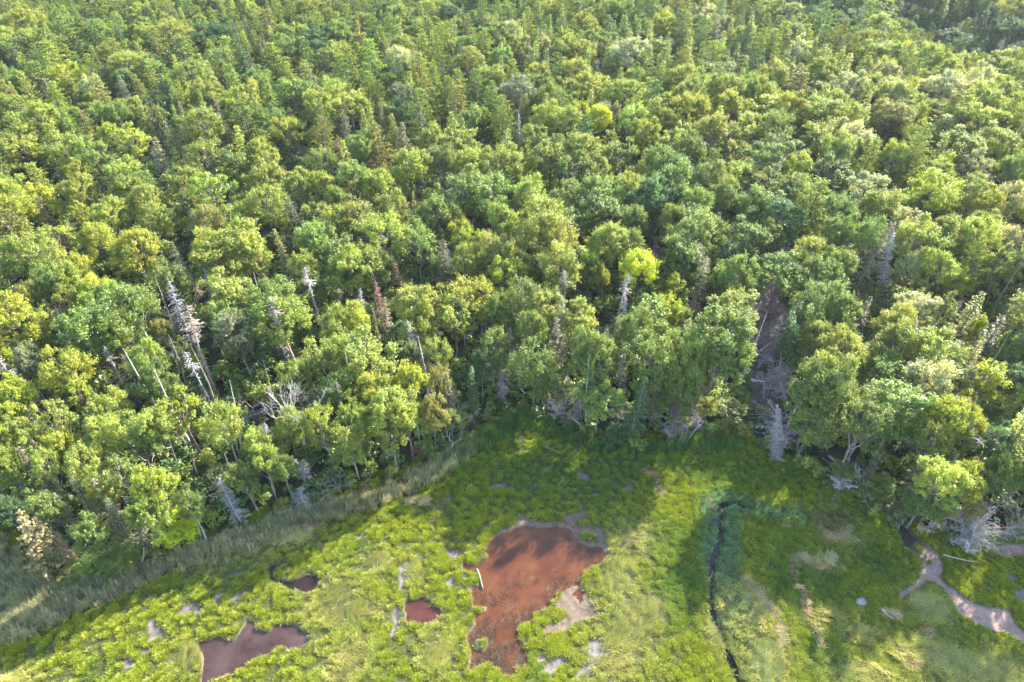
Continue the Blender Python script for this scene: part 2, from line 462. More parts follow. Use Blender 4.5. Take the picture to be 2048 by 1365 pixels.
# ------------------------------------------------------------------ mesh helpers
class MB:
    """collects quads (with a tint per face) and becomes one mesh"""

    def __init__(self):
        self.v, self.f, self.t, self.m, self.n = [], [], [], [], 0

    def add(self, V, F, tint=0.5, mat=0):
        V = np.asarray(V, np.float32); F = np.asarray(F, np.int32)
        self.v.append(V); self.f.append(F + self.n); self.n += len(V)
        self.t.append(np.broadcast_to(np.asarray(tint, np.float32), (len(F),)))
        self.m.append(np.full(len(F), mat, np.int32))

    def tube(self, P, R, sides=5, tint=0.5, mat=0):
        P = np.asarray(P, float); k = len(P)
        R = np.broadcast_to(np.asarray(R, float), (k,))
        V = []
        for i in range(k):
            d = P[min(i + 1, k - 1)] - P[max(i - 1, 0)]
            d /= np.linalg.norm(d) + 1e-9
            a = np.array((0, 0, 1.0)) if abs(d[2]) < 0.8 else np.array((1.0, 0, 0))
            u = np.cross(d, a); u /= np.linalg.norm(u); w = np.cross(d, u)
            ang = np.arange(sides) * 2 * PI / sides
            V.append(P[i] + R[i] * (np.cos(ang)[:, None] * u + np.sin(ang)[:, None] * w))
        V = np.vstack(V)
        F = [(i * sides + j, i * sides + (j + 1) % sides, (i + 1) * sides + (j + 1) % sides, (i + 1) * sides + j)
             for i in range(k - 1) for j in range(sides)]
        self.add(V, F, tint, mat)

    def leaves(self, C, N, L, W, tint, U=None, fold=0.15, mat=0):
        """diamond leaves at C facing N; U is the long axis if given"""
        n = len(C)
        N = N / (np.linalg.norm(N, axis=1, keepdims=True) + 1e-9)
        if U is None:
            U = rng.normal(size=(n, 3))
        U = U - N * (U * N).sum(1, keepdims=True)
        U /= np.linalg.norm(U, axis=1, keepdims=True) + 1e-9
        B = np.cross(N, U)
        L = np.broadcast_to(L, (n,))[:, None]; W = np.broadcast_to(W, (n,))[:, None]
        V = np.stack([C + U * L, C + B * W - N * W * fold, C - U * L, C - B * W - N * W * fold], 1).reshape(-1, 3)
        self.add(V, np.arange(n * 4).reshape(n, 4), tint, mat)

    def mesh(self, name, mats):
        V = np.vstack(self.v); F = np.vstack(self.f)
        me = bpy.data.meshes.new(name)
        me.vertices.add(len(V)); me.vertices.foreach_set("co", V.ravel())
        me.loops.add(F.size); me.loops.foreach_set("vertex_index", F.ravel())
        me.polygons.add(len(F))
        me.polygons.foreach_set("loop_start", np.arange(0, F.size, 4, dtype=np.int32))
        if len(mats) > 1:
            me.polygons.foreach_set("material_index", np.concatenate(self.m))
        a = me.attributes.new("tint", 'FLOAT', 'FACE')
        a.data.foreach_set("value", np.concatenate(self.t).astype(np.float32))
        me.update(calc_edges=True)
        me.validate()
        for m in mats:
            me.materials.append(m)
        return me


def add_obj(name, me, parent=None, loc=None, col=None):
    o = bpy.data.objects.new(name, me)
    COL.objects.link(o)
    if parent: o.parent = parent
    if loc is not None: o.location = loc
    if col is not None: o.color = (*col, 1)
    return o


def tag(o, label=None, cat=None, group=None, kind=None):
    if label: o['label'] = label
    if cat: o['category'] = cat
    if group: o['group'] = group
    if kind: o['kind'] = kind
    return o


def unit(n):
    v = rng.normal(size=(n, 3))
    return v / np.linalg.norm(v, axis=1, keepdims=True)


# ------------------------------------------------------------------ the ground: one sheet, finest on the marsh
def axis(fine0, fine1, step, far, grow=1.16):
    a = list(np.arange(fine0, fine1 + 1e-6, step))
    s = step; x = a[-1]
    while x < far:
        s *= grow; x += s; a.append(x)
    s = step; x = a[0]
    while x > -far:
        s *= grow; x -= s; a.insert(0, x)
    return np.array(a)


gx = axis(-58, 60, 0.17, 6000)
gy = axis(22, 63, 0.17, 6000)
GX, GY = np.meshgrid(gx, gy)
X, Y = GX.ravel(), GY.ravel()
Z = zground(X, Y)
colr = np.zeros((len(X), 3))
wetv = np.zeros(len(X))
mm = (X > -75) & (X < 80) & (Y > 12) & (Y < 95)
fx_ = fields(X[mm], Y[mm])
xs, ys = X[mm], Y[mm]
base = np.array((0.05, 0.06, 0.014))[None] * (0.7 + 0.6 * fnoise(xs, ys, 0.8, 8))[:, None]


def mixc(c, target, k):
    return c * (1 - k[:, None]) + np.asarray(target)[None] * k[:, None]


z = Z[mm] + 0.16 * (fnoise(xs, ys, 0.5, 4, 2) - 0.5) * smooth(-1, 0.5, fx_['forest']) + 0.25 * (fnoise(xs, ys, 5, 9) - 0.5) * smooth(0, 3, fx_['forest'])
w_ = np.zeros(len(xs))
c = mixc(base, (0.16, 0.145, 0.075), 0.7 * fx_['pale'] * (0.4 + 0.6 * fnoise(xs, ys, 0.7, 12)))
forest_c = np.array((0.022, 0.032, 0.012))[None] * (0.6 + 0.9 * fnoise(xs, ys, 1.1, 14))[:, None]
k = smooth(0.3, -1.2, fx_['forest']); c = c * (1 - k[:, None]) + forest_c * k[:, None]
mudc = np.array((0.30, 0.245, 0.22))
# dry lip, mud and beds
upper = smooth(46, 50, ys) * smooth(-30, -15, xs) * smooth(26, 18, xs)
for key, depth, cc, wt in (('mud', 0.10, (0.11, 0.08, 0.055), 0.25), ('pan', 0.12, (0.12, 0.1, 0.1), 0.4), ('ch', 0.16, (0.27, 0.18, 0.15), 0.08)):
    d = fx_[key]
    k = smooth(0.14, -0.12, d)
    z = z - k * depth
    c = mixc(c, cc, k); w_ = np.maximum(w_, k * wt)
for key, depth, cc in (('pond', 0.42, (0.05, 0.025, 0.015)), ('red', 0.42, (0.05, 0.02, 0.015)), ('low', 0.42, (0.05, 0.03, 0.025)), ('hook', 0.45, (0.03, 0.018, 0.015))):
    d = fx_[key]
    k = smooth(0.2, -0.45, d)
    z = np.minimum(z, z * (1 - k) - depth * k)
    lip = smooth(0.22, 0.02, np.abs(d + 0.02))
    c = mixc(c, cc, smooth(0.1, -0.1, d)); c = mixc(c, (0.13, 0.095, 0.055), 0.65 * lip * (fnoise(xs, ys, 1.5, 31) > 0.42)); w_ = np.maximum(w_, 0.6 * k)
d = fx_['creek'] - 0.14 - 0.24 * fnoise(xs, ys, 1.5, 40)
k = smooth(0.25, -0.15, d); z = z - 0.75 * k; c = mixc(c, (0.008, 0.0065, 0.006), smooth(0.25, 0.0, d)); w_ = w_ * (1 - k)
rk = smooth(1.2, -0.5, sdist(atv([(1500, 610), (1560, 600), (1575, 700), (1560, 830), (1500, 820), (1480, 730)]), xs, ys))
c = mixc(c, (0.11, 0.085, 0.08), rk)
c = mixc(c, (0.3, 0.29, 0.31), smooth(0.1, -0.1, sdist(PANS[25], xs, ys)))  # pale rim and mirrored sky put into this puddle's colour
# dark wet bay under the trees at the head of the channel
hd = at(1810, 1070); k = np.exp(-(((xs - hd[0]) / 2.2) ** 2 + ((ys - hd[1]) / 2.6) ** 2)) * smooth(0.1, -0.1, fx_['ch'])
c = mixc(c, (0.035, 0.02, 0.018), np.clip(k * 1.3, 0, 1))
Z[mm] = z
colr[:] = (0.05, 0.06, 0.015)
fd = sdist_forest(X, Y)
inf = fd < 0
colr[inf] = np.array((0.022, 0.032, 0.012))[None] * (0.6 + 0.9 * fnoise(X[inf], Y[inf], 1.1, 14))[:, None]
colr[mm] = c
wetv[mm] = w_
nx, ny = len(gx), len(gy)
ii = np.arange(nx * ny).reshape(ny, nx)
F = np.stack([ii[:-1, :-1], ii[:-1, 1:], ii[1:, 1:], ii[1:, :-1]], -1).reshape(-1, 4)
mb = MB(); mb.add(np.stack([X, Y, Z], 1), F)
me = mb.mesh("ground", [M_GROUND])
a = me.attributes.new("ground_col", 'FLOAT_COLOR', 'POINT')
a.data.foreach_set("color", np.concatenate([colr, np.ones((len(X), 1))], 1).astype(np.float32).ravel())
a = me.attributes.new("wet", 'FLOAT', 'POINT'); a.data.foreach_set("value", wetv.astype(np.float32))
me.polygons.foreach_set("use_smooth", np.ones(len(F), bool))
ground = add_obj("ground", me)
tag(ground, "peaty ground of the salt marsh running back under the wood", None, None, 'structure')


def sample_z(px, py):
    i = np.clip(np.searchsorted(gx, px) - 1, 0, nx - 2); j = np.clip(np.searchsorted(gy, py) - 1, 0, ny - 2)
    return Z.reshape(ny, nx)[j, i]


# ------------------------------------------------------------------ water sheets
def sheet(name, poly, zlev, mat, label, grow=0.5):
    c0 = poly.mean(0)
    P = []
    n = len(poly)
    area = 0.5 * sum(poly[i][0] * poly[(i + 1) % n][1] - poly[(i + 1) % n][0] * poly[i][1] for i in range(n))
    sg = 1 if area > 0 else -1
    # a plain rectangle a little larger than the pool; the ground cuts the shoreline
    x0, y0 = poly.min(0) - grow; x1, y1 = poly.max(0) + grow
    mb = MB()
    nxs = max(2, int((x1 - x0) / 1.0)); nys = max(2, int((y1 - y0) / 1.0))
    xx, yy = np.meshgrid(np.linspace(x0, x1, nxs), np.linspace(y0, y1, nys))
    inn = sdist(poly, xx.ravel(), yy.ravel()).reshape(xx.shape)
    V = np.stack([xx.ravel(), yy.ravel(), np.full(xx.size, zlev)], 1)
    ii = np.arange(xx.size).reshape(xx.shape)
    keep = np.minimum.reduce([inn[:-1, :-1], inn[1:, :-1], inn[:-1, 1:], inn[1:, 1:]]) < 0.9
    F = np.stack([ii[:-1, :-1], ii[:-1, 1:], ii[1:, 1:], ii[1:, :-1]], -1)[keep]
    mb.add(V, F)
    o = add_obj(name, mb.mesh(name, [mat]))
    tag(o, label, None, None, 'structure')
    return o


M_POND = water_material("pond_water", (0.06, 0.02, 0.009), (0.12, 0.044, 0.017), scale=0.35)
M_RED = water_material("red_pool_water", (0.05, 0.017, 0.013), (0.085, 0.034, 0.026), scale=0.8)
M_PURPLE = water_material("shallow_pool_water", (0.034, 0.018, 0.016), (0.075, 0.048, 0.045), scale=0.3)
M_DARK = water_material("dark_pool_water", (0.014, 0.007, 0.006), (0.03, 0.017, 0.015), scale=0.4)
M_CREEK = water_material("creek_water", (0.011, 0.013, 0.02), (0.022, 0.024, 0.034), scale=0.6, spec=0.3)
sheet("pond", POND, -0.14, M_POND, "large pond of shallow orange brown water in the middle of the marsh")
sheet("marsh_pool", POOL_RED, -0.15, M_RED, "small reddish pool in the grass left of the orange brown pond")
sheet("marsh_pool", POOL_LOW, -0.16, M_PURPLE, "wide purple brown pool cut by the lower edge of the photo")
sheet("marsh_pool", POOL_HOOK, -0.2, M_DARK, "dark hook shaped pool in the bright grass at left")
cl, cr = [], []
for i, p in enumerate(CREEK):
    q0 = CREEK[max(i - 1, 0)]; q1 = CREEK[min(i + 1, len(CREEK) - 1)]
    t = (q1 - q0) / np.linalg.norm(q1 - q0); nn = np.array((-t[1], t[0]))
    cl.append(p + nn * 0.75); cr.append(p - nn * 0.75)
V = [(x, y, -0.42) for x, y in cl] + [(x, y, -0.42) for x, y in cr]
k = len(CREEK)
mb = MB(); mb.add(V, [(i, i + 1, k + i + 1, k + i) for i in range(k - 1)])
tag(add_obj("creek", mb.mesh("creek", [M_CREEK])), "narrow dark creek winding down the right side of the marsh", None, None, 'structure')
WATER = [('pond', POND), ('red', POOL_RED), ('low', POOL_LOW), ('hook', POOL_HOOK)]

# ------------------------------------------------------------------ kinds of tree, each built once
M_TRUNK = wood_material("trunk_bark", (0.17, 0.145, 0.12), 'OBJECT', var=0.4, scale=2.0)


def puffs_to_leaves(mb, centres, radii, per, L, W, up=0.6, tintvar=0.13, axis=None, lt=0.0):
    n = len(centres)
    per_i = np.repeat(np.arange(n), per)
    d = unit(n * per)
    d[:, 2] = np.where(d[:, 2] < -0.35, -d[:, 2], d[:, 2])
    rr = rng.random(n * per) ** 0.45
    C = centres[per_i] + d * (radii[per_i] * rr)[:, None]
    if axis is not None:        # sprays reach outwards and up, so the outline is ragged
        C = C + axis[per_i] * (radii[per_i] * (rng.random(n * per) ** 2 * 2.0 - 0.5))[:, None]
        lt = np.asarray(lt)[per_i]
    N = d * 0.8 + np.array((0, 0, up)) + unit(n * per) * 0.75
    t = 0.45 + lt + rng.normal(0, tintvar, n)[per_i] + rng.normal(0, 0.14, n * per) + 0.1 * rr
    s = rng.uniform(0.7, 1.25, n * per)
    mb.leaves(C, N, L * s, W * s, np.clip(t, 0, 1))


def broadleaf(seed, H=13.0, R=3.75, zc=0.68, rz=0.28, nl=24, lobe=(0.25, 0.42), puffs=20, per=50, leaf=(0.115, 0.072), flat=1.0, stems=1, lean=0.0, wander=0.5):
    global rng
    keep = rng
    rng = np.random.default_rng(seed)
    lf, wd = MB(), MB()
    lean_v = np.array((math.cos(seed), math.sin(seed))) * lean
    tops = []
    for s in range(stems):
        a = rng.uniform(0, 2 * PI)
        off = np.array((math.cos(a), math.sin(a))) * (R * 0.38 if stems > 1 else 0.1)
        P = []
        for q in np.linspace(0, 1, 7):
            P.append((off[0] * q + lean_v[0] * q + rng.normal(0, wander * 0.22) * q, off[1] * q + lean_v[1] * q + rng.normal(0, wander * 0.22) * q, -0.5 + (H * 0.8 + 0.5) * q))
        P = np.array(P); P[0, :2] = rng.normal(0, 0.12, 2) if stems > 1 else 0
        wd.tube(P, np.linspace(0.23 if stems == 1 else 0.16, 0.05, 7), 6)
        tops.append(P)
    cen = np.array((lean_v[0] * 0.75, lean_v[1] * 0.75, H * zc))
    g = (np.arange(nl) + 0.5) / nl
    zz = 1 - 1.55 * g
    th = np.arange(nl) * 2.39996 + rng.uniform(0, 6)
    rr = np.sqrt(np.clip(1 - zz ** 2, 0, 1))
    D = np.stack([rr * np.cos(th), rr * np.sin(th), zz], 1) + rng.normal(0, 0.16, (nl, 3))
    k = rng.uniform(0.5, 0.86, nl)
    LC = cen + D * np.array((R, R, H * rz * flat)) * k[:, None]
    LR = rng.uniform(lobe[0] * 0.85, lobe[1] * 1.1, nl) * R
    CC, RR, AX, LT = [], [], [], []
    for c, r in zip(LC, LR):
        d = unit(puffs)
        out = (c - cen); out = out / (np.linalg.norm(out) + 1e-6)
        d = d * 0.9 + out * 0.5 + np.array((0, 0, 0.35)); d /= np.linalg.norm(d, axis=1, keepdims=True)
        CC.append(c + d * r * np.array((0.85, 0.85, 0.7)) * rng.uniform(0.4, 1.2, (puffs, 1)))
        RR.append(r * rng.uniform(0.16, 0.42, puffs))
        ax = d * 0.6 + out * 0.5 + np.array((0, 0, 0.55)) + unit(puffs) * 0.35
        AX.append(ax / np.linalg.norm(ax, axis=1, keepdims=True)); LT.append(np.full(puffs, rng.normal(0, 0.11)))
        # limb that carries the lobe
        P0 = tops[rng.integers(len(tops))]
        q = np.clip((c[2] - 1.6 - R * 0.35) / (H * 0.8), 0.28, 0.92)
        st = np.array([np.interp(q * 6, np.arange(7), P0[:, i]) for i in range(3)])
        mid = st * 0.5 + c * 0.5 + np.array((0, 0, -0.25)) + rng.normal(0, 0.2, 3)
        wd.tube([st, mid, c, c + (c - mid) * 0.35 + rng.normal(0, .15, 3)], [0.095, 0.065, 0.035, 0.012], 4)
        for e in range(2):
            tip = c + d[e] * r * 0.95
            wd.tube([mid * 0.4 + c * 0.6, tip], [0.03, 0.01], 3)
    CC = np.vstack(CC); RR = np.concatenate(RR)
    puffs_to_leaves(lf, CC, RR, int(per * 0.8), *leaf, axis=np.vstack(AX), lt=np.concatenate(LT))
    rng = keep
    return lf, wd


def spruce(seed, H=12.5, R=2.1, bare=0.0, start=0.06, droop=0.28, step=0.46, width=0.09, nb=6):
    global rng
    keep = rng
    rng = np.random.default_rng(seed)
    lf, wd = MB(), MB()
    wd.tube([(0, 0, -0.5), (0, 0, H * .5), (0, 0, H)], [0.19, 0.11, 0.012], 6)
    Cs, Us, Ns, Ls, Ts = [], [], [], [], []
    z = H * start
    while z < H - 0.15:
        q = (z - H * start) / (H * (1 - start))
        rl = R * (1 - q) ** 0.8 * (0.55 + 0.45 * min(1, (q + 0.12) * 4)) + 0.12
        b = nb if q < 0.8 else 4
        a0 = rng.uniform(0, 6.28)
        for j in range(b):
            a = a0 + j * 2 * PI / b + rng.normal(0, 0.25)
            L = rl * rng.uniform(0.45, 1.3)
            dirv = np.array((math.cos(a), math.sin(a), 0))
            side = np.array((-dirv[1], dirv[0], 0))
            dr = droop * (1 - q) + 0.05
            p0 = np.array((0, 0, z)); p1 = p0 + dirv * L * 0.6 - np.array((0, 0, dr * L * 0.6)); p2 = p0 + dirv * L + np.array((0, 0, -dr * L * 0.75 + 0.08))
            if L > 0.5: wd.tube([p0, p1, p2], [0.03, 0.018, 0.006], 3)
            isbare = rng.random() < bare
            m = max(2, int(L / 0.24))
            bt = rng.normal(0, 0.12)
            for s in range(m):
                f = 0.18 + 0.82 * (s + rng.random()) / m
                p = p0 * (1 - f) + p2 * f + (p1 - (p0 + p2) / 2) * (1 - abs(2 * f - 1))
                for sg in (-1, 1):
                    ln = (0.42 * (1 - 0.45 * f)) * rng.uniform(0.7, 1.2)
                    u = dirv * 0.75 + side * sg * 0.8 + np.array((0, 0, -0.22 + rng.normal(0, 0.15)))
                    if isbare and rng.random() < 0.8:
                        Cs.append(p + u * ln * 0.5); Us.append(u); Ns.append(unit(1)[0]); Ls.append((ln * 0.5, 0.016)); Ts.append(0.2 + bt)
                        continue
                    Cs.append(p + u * ln * 0.5); Us.append(u); Ns.append(np.array((rng.normal(0, .35), rng.normal(0, .35), 1.0)) + side * sg * 0.3)
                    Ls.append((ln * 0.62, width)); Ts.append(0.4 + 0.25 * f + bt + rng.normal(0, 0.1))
        z += step * rng.uniform(0.75, 1.2) * (1 - 0.45 * q)
    Ls = np.array(Ls)
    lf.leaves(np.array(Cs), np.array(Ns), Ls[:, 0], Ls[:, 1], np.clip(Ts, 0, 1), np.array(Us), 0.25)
    rng = keep
    return lf, wd


def pine(seed, H=14.5, R=3.3, start=0.16):
    global rng
    keep = rng
    rng = np.random.default_rng(seed)
    lf, wd = MB(), MB()
    wd.tube([(0, 0, -0.5), (rng.normal(0, .2), rng.normal(0, .2), H * .5), (0, 0, H - 0.2)], [0.25, 0.16, 0.02], 6)
    Cs, Us, Ns, Ls, Ts = [], [], [], [], []
    z = H * start
    while z < H - 0.1:
        q = (z - H * start) / (H * (1 - start))
        rl = R * (1 - q) ** 0.7 * (0.6 + 0.4 * min(1, q * 4)) + 0.35
        b = 6
        a0 = rng.uniform(0, 6.28)
        for j in range(b):
            a = a0 + j * 2 * PI / b + rng.normal(0, 0.4)
            L = rl * rng.uniform(0.5, 1.2)
            dirv = np.array((math.cos(a), math.sin(a), 0)); side = np.array((-dirv[1], dirv[0], 0))
            p0 = np.array((0, 0, z)); p2 = p0 + dirv * L + np.array((0, 0, L * (0.12 + 0.55 * q)))
            wd.tube([p0, (p0 + p2) / 2 - np.array((0, 0, 0.08 * L)), p2], [0.045, 0.03, 0.01], 3)
            bt = rng.normal(0, 0.13)
            m = max(3, int(L / 0.27))
            for s in range(m):
                f = 0.35 + 0.68 * (s + rng.random()) / m
                c = p0 * (1 - f) + p2 * f + side * rng.normal(0, 0.28) * L * 0.45 * (1.1 - abs(f - .6)) + np.array((0, 0, rng.normal(0.05, 0.07)))
                for e in range(7):
                    u = dirv * rng.normal(0.65, 0.5) + side * rng.normal(0, 0.7) + np.array((0, 0, rng.normal(0.45, 0.3)))
                    u /= np.linalg.norm(u)
                    ln = rng.uniform(0.22, 0.4)
                    Cs.append(c + u * ln * 0.5); Us.append(u); Ns.append(unit(1)[0] + np.array((0, 0, 0.9))); Ls.append((ln * 0.62, 0.085))
                    Ts.append(0.45 + bt + rng.normal(0, 0.14))
        z += 0.55 * rng.uniform(0.7, 1.25)
    Ls = np.array(Ls)
    lf.leaves(np.array(Cs), np.array(Ns), Ls[:, 0], Ls[:, 1], np.clip(Ts, 0, 1), np.array(Us), 0.2)
    rng = keep
    return lf, wd


def dead_conifer(seed, H=12.0, R=1.6, start=0.12, nb=6, twigs=7, step=0.38, top_only=False, up=-0.3):
    """bare trunk and its bare branches, two meshes"""
    global rng
    keep = rng
    rng = np.random.default_rng(seed)
    tr, br = MB(), MB()
    b1 = rng.normal(0, 0.12, 2)
    tr.tube([(0, 0, -0.4), (b1[0], b1[1], H * .5), (0, 0, H)], [0.15, 0.10, 0.02], 6)
    z = H * start
    Cs, Us, Ls, Ts = [], [], [], []
    while z < H - 0.1:
        q = z / H
        if top_only and q < 0.7 and rng.random() < 0.75:
            rl = 0.25
        else:
            rl = R * ((1 - q) ** 0.75 * 1.0 + 0.12) * (1.25 if top_only else 1.0)
        for j in range(nb):
            if rng.random() < 0.2: continue
            a = rng.uniform(0, 6.28)
            L = rl * rng.uniform(0.35, 1.25)
            dv = np.array((math.cos(a), math.sin(a), 0)); side = np.array((-dv[1], dv[0], 0))
            p0 = np.array((b1[0] * (1 - abs(2 * q - 1)), b1[1] * (1 - abs(2 * q - 1)), z))
            p1 = p0 + dv * L * 0.55 + np.array((0, 0, up * L * 0.45)); p2 = p0 + dv * L + np.array((0, 0, up * L * 0.7))
            br.tube([p0, p1, p2], [0.045, 0.03, 0.014], 3, 0.5 + rng.normal(0, .1))
            for t in range(twigs):
                f = rng.uniform(0.25, 1.0)
                p = p0 * (1 - f) + p2 * f
                u = dv * 0.6 + side * rng.choice((-1, 1)) * 0.8 + np.array((0, 0, rng.normal(-0.15, 0.3)))
                ln = rng.uniform(0.2, 0.5) * min(1.0, L)
                Cs.append(p + u * ln * 0.5); Us.append(u); Ls.append(ln * 0.6); Ts.append(0.5 + rng.normal(0, 0.15))
        z += step * rng.uniform(0.7, 1.3)
    if Cs:
        n_ = len(Cs)
        br.leaves(np.array(Cs), unit(n_), np.array(Ls), 0.036, np.clip(Ts, 0, 1), np.array(Us), 0.0)
    rng = keep
    return tr, br


def dead_broadleaf(seed, H=12.0, spread=0.55, depth=4):
    global rng
    keep = rng
    rng = np.random.default_rng(seed)
    tr, br = MB(), MB()
    P = [np.array((0, 0, -0.4))]
    d = np.array((rng.normal(0, .06), rng.normal(0, .06), 1.0))
    for i in range(4):
        P.append(P[-1] + d * H * 0.12 + rng.normal(0, .12, 3) * (1, 1, 0))
    tr.tube(P, np.linspace(0.19, 0.12, 5), 6)

    def grow(p, d, L, r, lev):
        d = d / np.linalg.norm(d)
        m = p + d * L * .5 + rng.normal(0, 0.06 * L, 3); e = p + d * L + rng.normal(0, 0.08 * L, 3)
        br.tube([p, m, e], [r, r * .8, r * .6], 4 if lev < 2 else 3)
        if lev >= depth: return
        for k in range(3 if lev < 3 else 4):
            nd = d + unit(1)[0] * spread * (0.9 + 0.3 * lev) + np.array((0, 0, 0.12))
            grow(m + (e - m) * rng.uniform(0.2, 1.0), nd, L * rng.uniform(0.5, 0.8), r * 0.55, lev + 1)

    for k in range(4):
        q = rng.uniform(0.6, 1.0)
        p = P[3] * (1 - q) + P[4] * q if k else P[4]
        a = k * 1.7 + rng.uniform(0, 1)
        grow(p, np.array((math.cos(a) * spread * 1.2, math.sin(a) * spread * 1.2, 0.9)), H * 0.24, 0.085, 1)
    rng = keep
    return tr, br


def shrub(seed, H=1.6, R=1.0, n_=16, per=22):
    global rng
    keep = rng
    rng = np.random.default_rng(seed)
    lf, wd = MB(), MB()
    C = unit(n_); C[:, 2] = np.abs(C[:, 2])
    C = C * np.array((R, R, H * 0.65)) * rng.uniform(0.4, 0.9, (n_, 1)) + np.array((0, 0, H * 0.25))
    puffs_to_leaves(lf, C, rng.uniform(0.25, 0.45, n_) * R, per, 0.13, 0.075)
    for c in C[:7]:
        wd.tube([(0, 0, -0.1), c * 0.5 + np.array((0, 0, 0.05)), c], [0.03, 0.02, 0.008], 3)
    rng = keep
    return lf, wd


PROTO = {}


def proto(key, pair, mats, look, nom, names):
    a, b = pair
    PROTO[key] = dict(crown=a.mesh(names[0], [mats[0]]), trunk=b.mesh(names[1], [mats[1]]), mb=pair, look=look, nom=nom, names=names)


BL = [("round", dict()), ("oval", dict(R=3.3, zc=0.64, rz=0.34, nl=26)), ("spreading", dict(R=4.2, zc=0.76, rz=0.21, nl=28, lobe=(0.22, 0.34))),
      ("open", dict(R=3.6, zc=0.68, rz=0.30, nl=20, lobe=(0.2, 0.32), puffs=12, per=52, wander=1.1)), ("forked", dict(R=3.7, stems=3, zc=0.68, rz=0.29, nl=24, lobe=(0.24, 0.36))),
      ("narrow", dict(R=2.9, zc=0.62, rz=0.37, nl=22, lobe=(0.3, 0.45))), ("lumpy", dict(R=3.9, nl=17, lobe=(0.32, 0.48), puffs=20, per=62, zc=0.67, rz=0.29)),
      ("ragged", dict(R=3.7, nl=18, lobe=(0.22, 0.42), puffs=13, per=56, zc=0.66, rz=0.32, wander=1.4, lean=1.2)),
      ("domed", dict(R=4.0, nl=30, lobe=(0.24, 0.34), zc=0.71, rz=0.25)), ("feathery", dict(R=3.5, nl=27, lobe=(0.18, 0.3), puffs=15, per=52, leaf=(0.11, 0.06), zc=0.66, rz=0.32))]
for i, (lk, kw) in enumerate(BL):
    proto(("B", i), broadleaf(101 + i * 7, **kw), (M_LEAF, M_TRUNK), lk, (kw.get('H', 13.0), kw.get('R', 3.75) * 2), ("crown", "trunk"))
SPR = [("pointed", dict()), ("slim pointed", dict(R=1.7)), ("shaggy", dict(R=2.2, bare=0.3, droop=0.4, step=0.5, nb=6)), ("dense pointed", dict(R=2.3, step=0.42, nb=7, width=0.09))]
for i, (lk, kw) in enumerate(SPR):
    proto(("S", i), spruce(211 + i * 5, **kw), (M_NEEDLE, M_TRUNK), lk, (kw.get('H', 12.5), kw.get('R', 2.1) * 2), ("crown", "trunk"))
GP = [("half bare", dict(R=1.8, bare=0.62, droop=0.4, step=0.5)), ("thin tattered", dict(R=1.6, bare=0.78, droop=0.45, step=0.45))]
for i, (lk, kw) in enumerate(GP):
    proto(("G", i), spruce(251 + i * 5, **kw), (M_NEEDLE, M_DEAD), lk, (kw.get('H', 12.5), kw.get('R', 2.1) * 2), ("crown", "trunk"))
PP = [("layered", dict()), ("full", dict(R=3.6, start=0.12)), ("slender", dict(R=2.7, H=15.0, start=0.18)), ("flat topped", dict(R=3.8, H=13.5, start=0.3))]
for i, (lk, kw) in enumerate(PP):
    proto(("P", i), pine(301 + i * 5, **kw), (M_NEEDLE, M_TRUNK), lk, (kw.get('H', 14.5), kw.get('R', 3.3) * 2), ("crown", "trunk"))
DP = [("twiggy", dict()), ("dense twiggy", dict(R=1.3, nb=8, twigs=7, step=0.32)), ("wide branched", dict(R=2.3, nb=5, twigs=6, step=0.45, up=-0.15))]
for i, (lk, kw) in enumerate(DP):
    proto(("D", i), dead_conifer(401 + i, **kw)[::-1], (M_DEAD, M_DEAD), lk, (12.0, kw.get('R', 1.5) * 2), ("branches", "trunk"))
for i in range(2):
    proto(("T", i), dead_conifer(421 + i, R=1.5, nb=6, twigs=5, start=0.2, top_only=True)[::-1], (M_DEAD, M_DEAD), "bare stemmed", (12.0, 3.0), ("branches", "trunk"))
for i in range(2):
    proto(("K", i), dead_conifer(431 + i, R=0.5, nb=2, twigs=1, start=0.3, step=0.6, up=0.1)[::-1], (M_DEAD, M_DEAD), "stripped", (12.0, 1.0), ("branches", "trunk"))
for i in range(3):
    proto(("X", i), dead_broadleaf(441 + i)[::-1], (M_DEAD, M_DEAD), "leafless branching", (12.0, 6.0), ("branches", "trunk"))
for i in range(4):
    proto(("U", i), shrub(461 + i, R=(1.0, 0.8, 1.3, 1.0)[i], H=(1.6, 1.9, 1.5, 1.2)[i]), (M_LEAF, M_TRUNK), ("bushy", "upright", "spreading", "low")[i], ((1.6, 1.9, 1.5, 1.2)[i], 2 * (1.0, 0.8, 1.3, 1.0)[i]), ("foliage", "stem"))
print("proto tris", sum(len(p['crown'].polygons) * 2 + len(p['trunk'].polygons) * 2 for p in PROTO.values()))
# ------------------------------------------------------------------ where every tree stands
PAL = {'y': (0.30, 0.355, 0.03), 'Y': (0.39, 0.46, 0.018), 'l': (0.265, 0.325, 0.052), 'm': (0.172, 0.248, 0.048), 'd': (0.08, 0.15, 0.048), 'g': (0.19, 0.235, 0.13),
       'w': (0.36, 0.39, 0.21), 'o': (0.25, 0.255, 0.065), 'r': (0.26, 0.09, 0.06)}
CW = {'y': 'yellow green', 'Y': 'lime yellow', 'l': 'light green', 'm': 'mid green', 'd': 'dark green', 'g': 'grey green', 'w': 'whitish green', 'o': 'olive', 'r': 'reddish'}
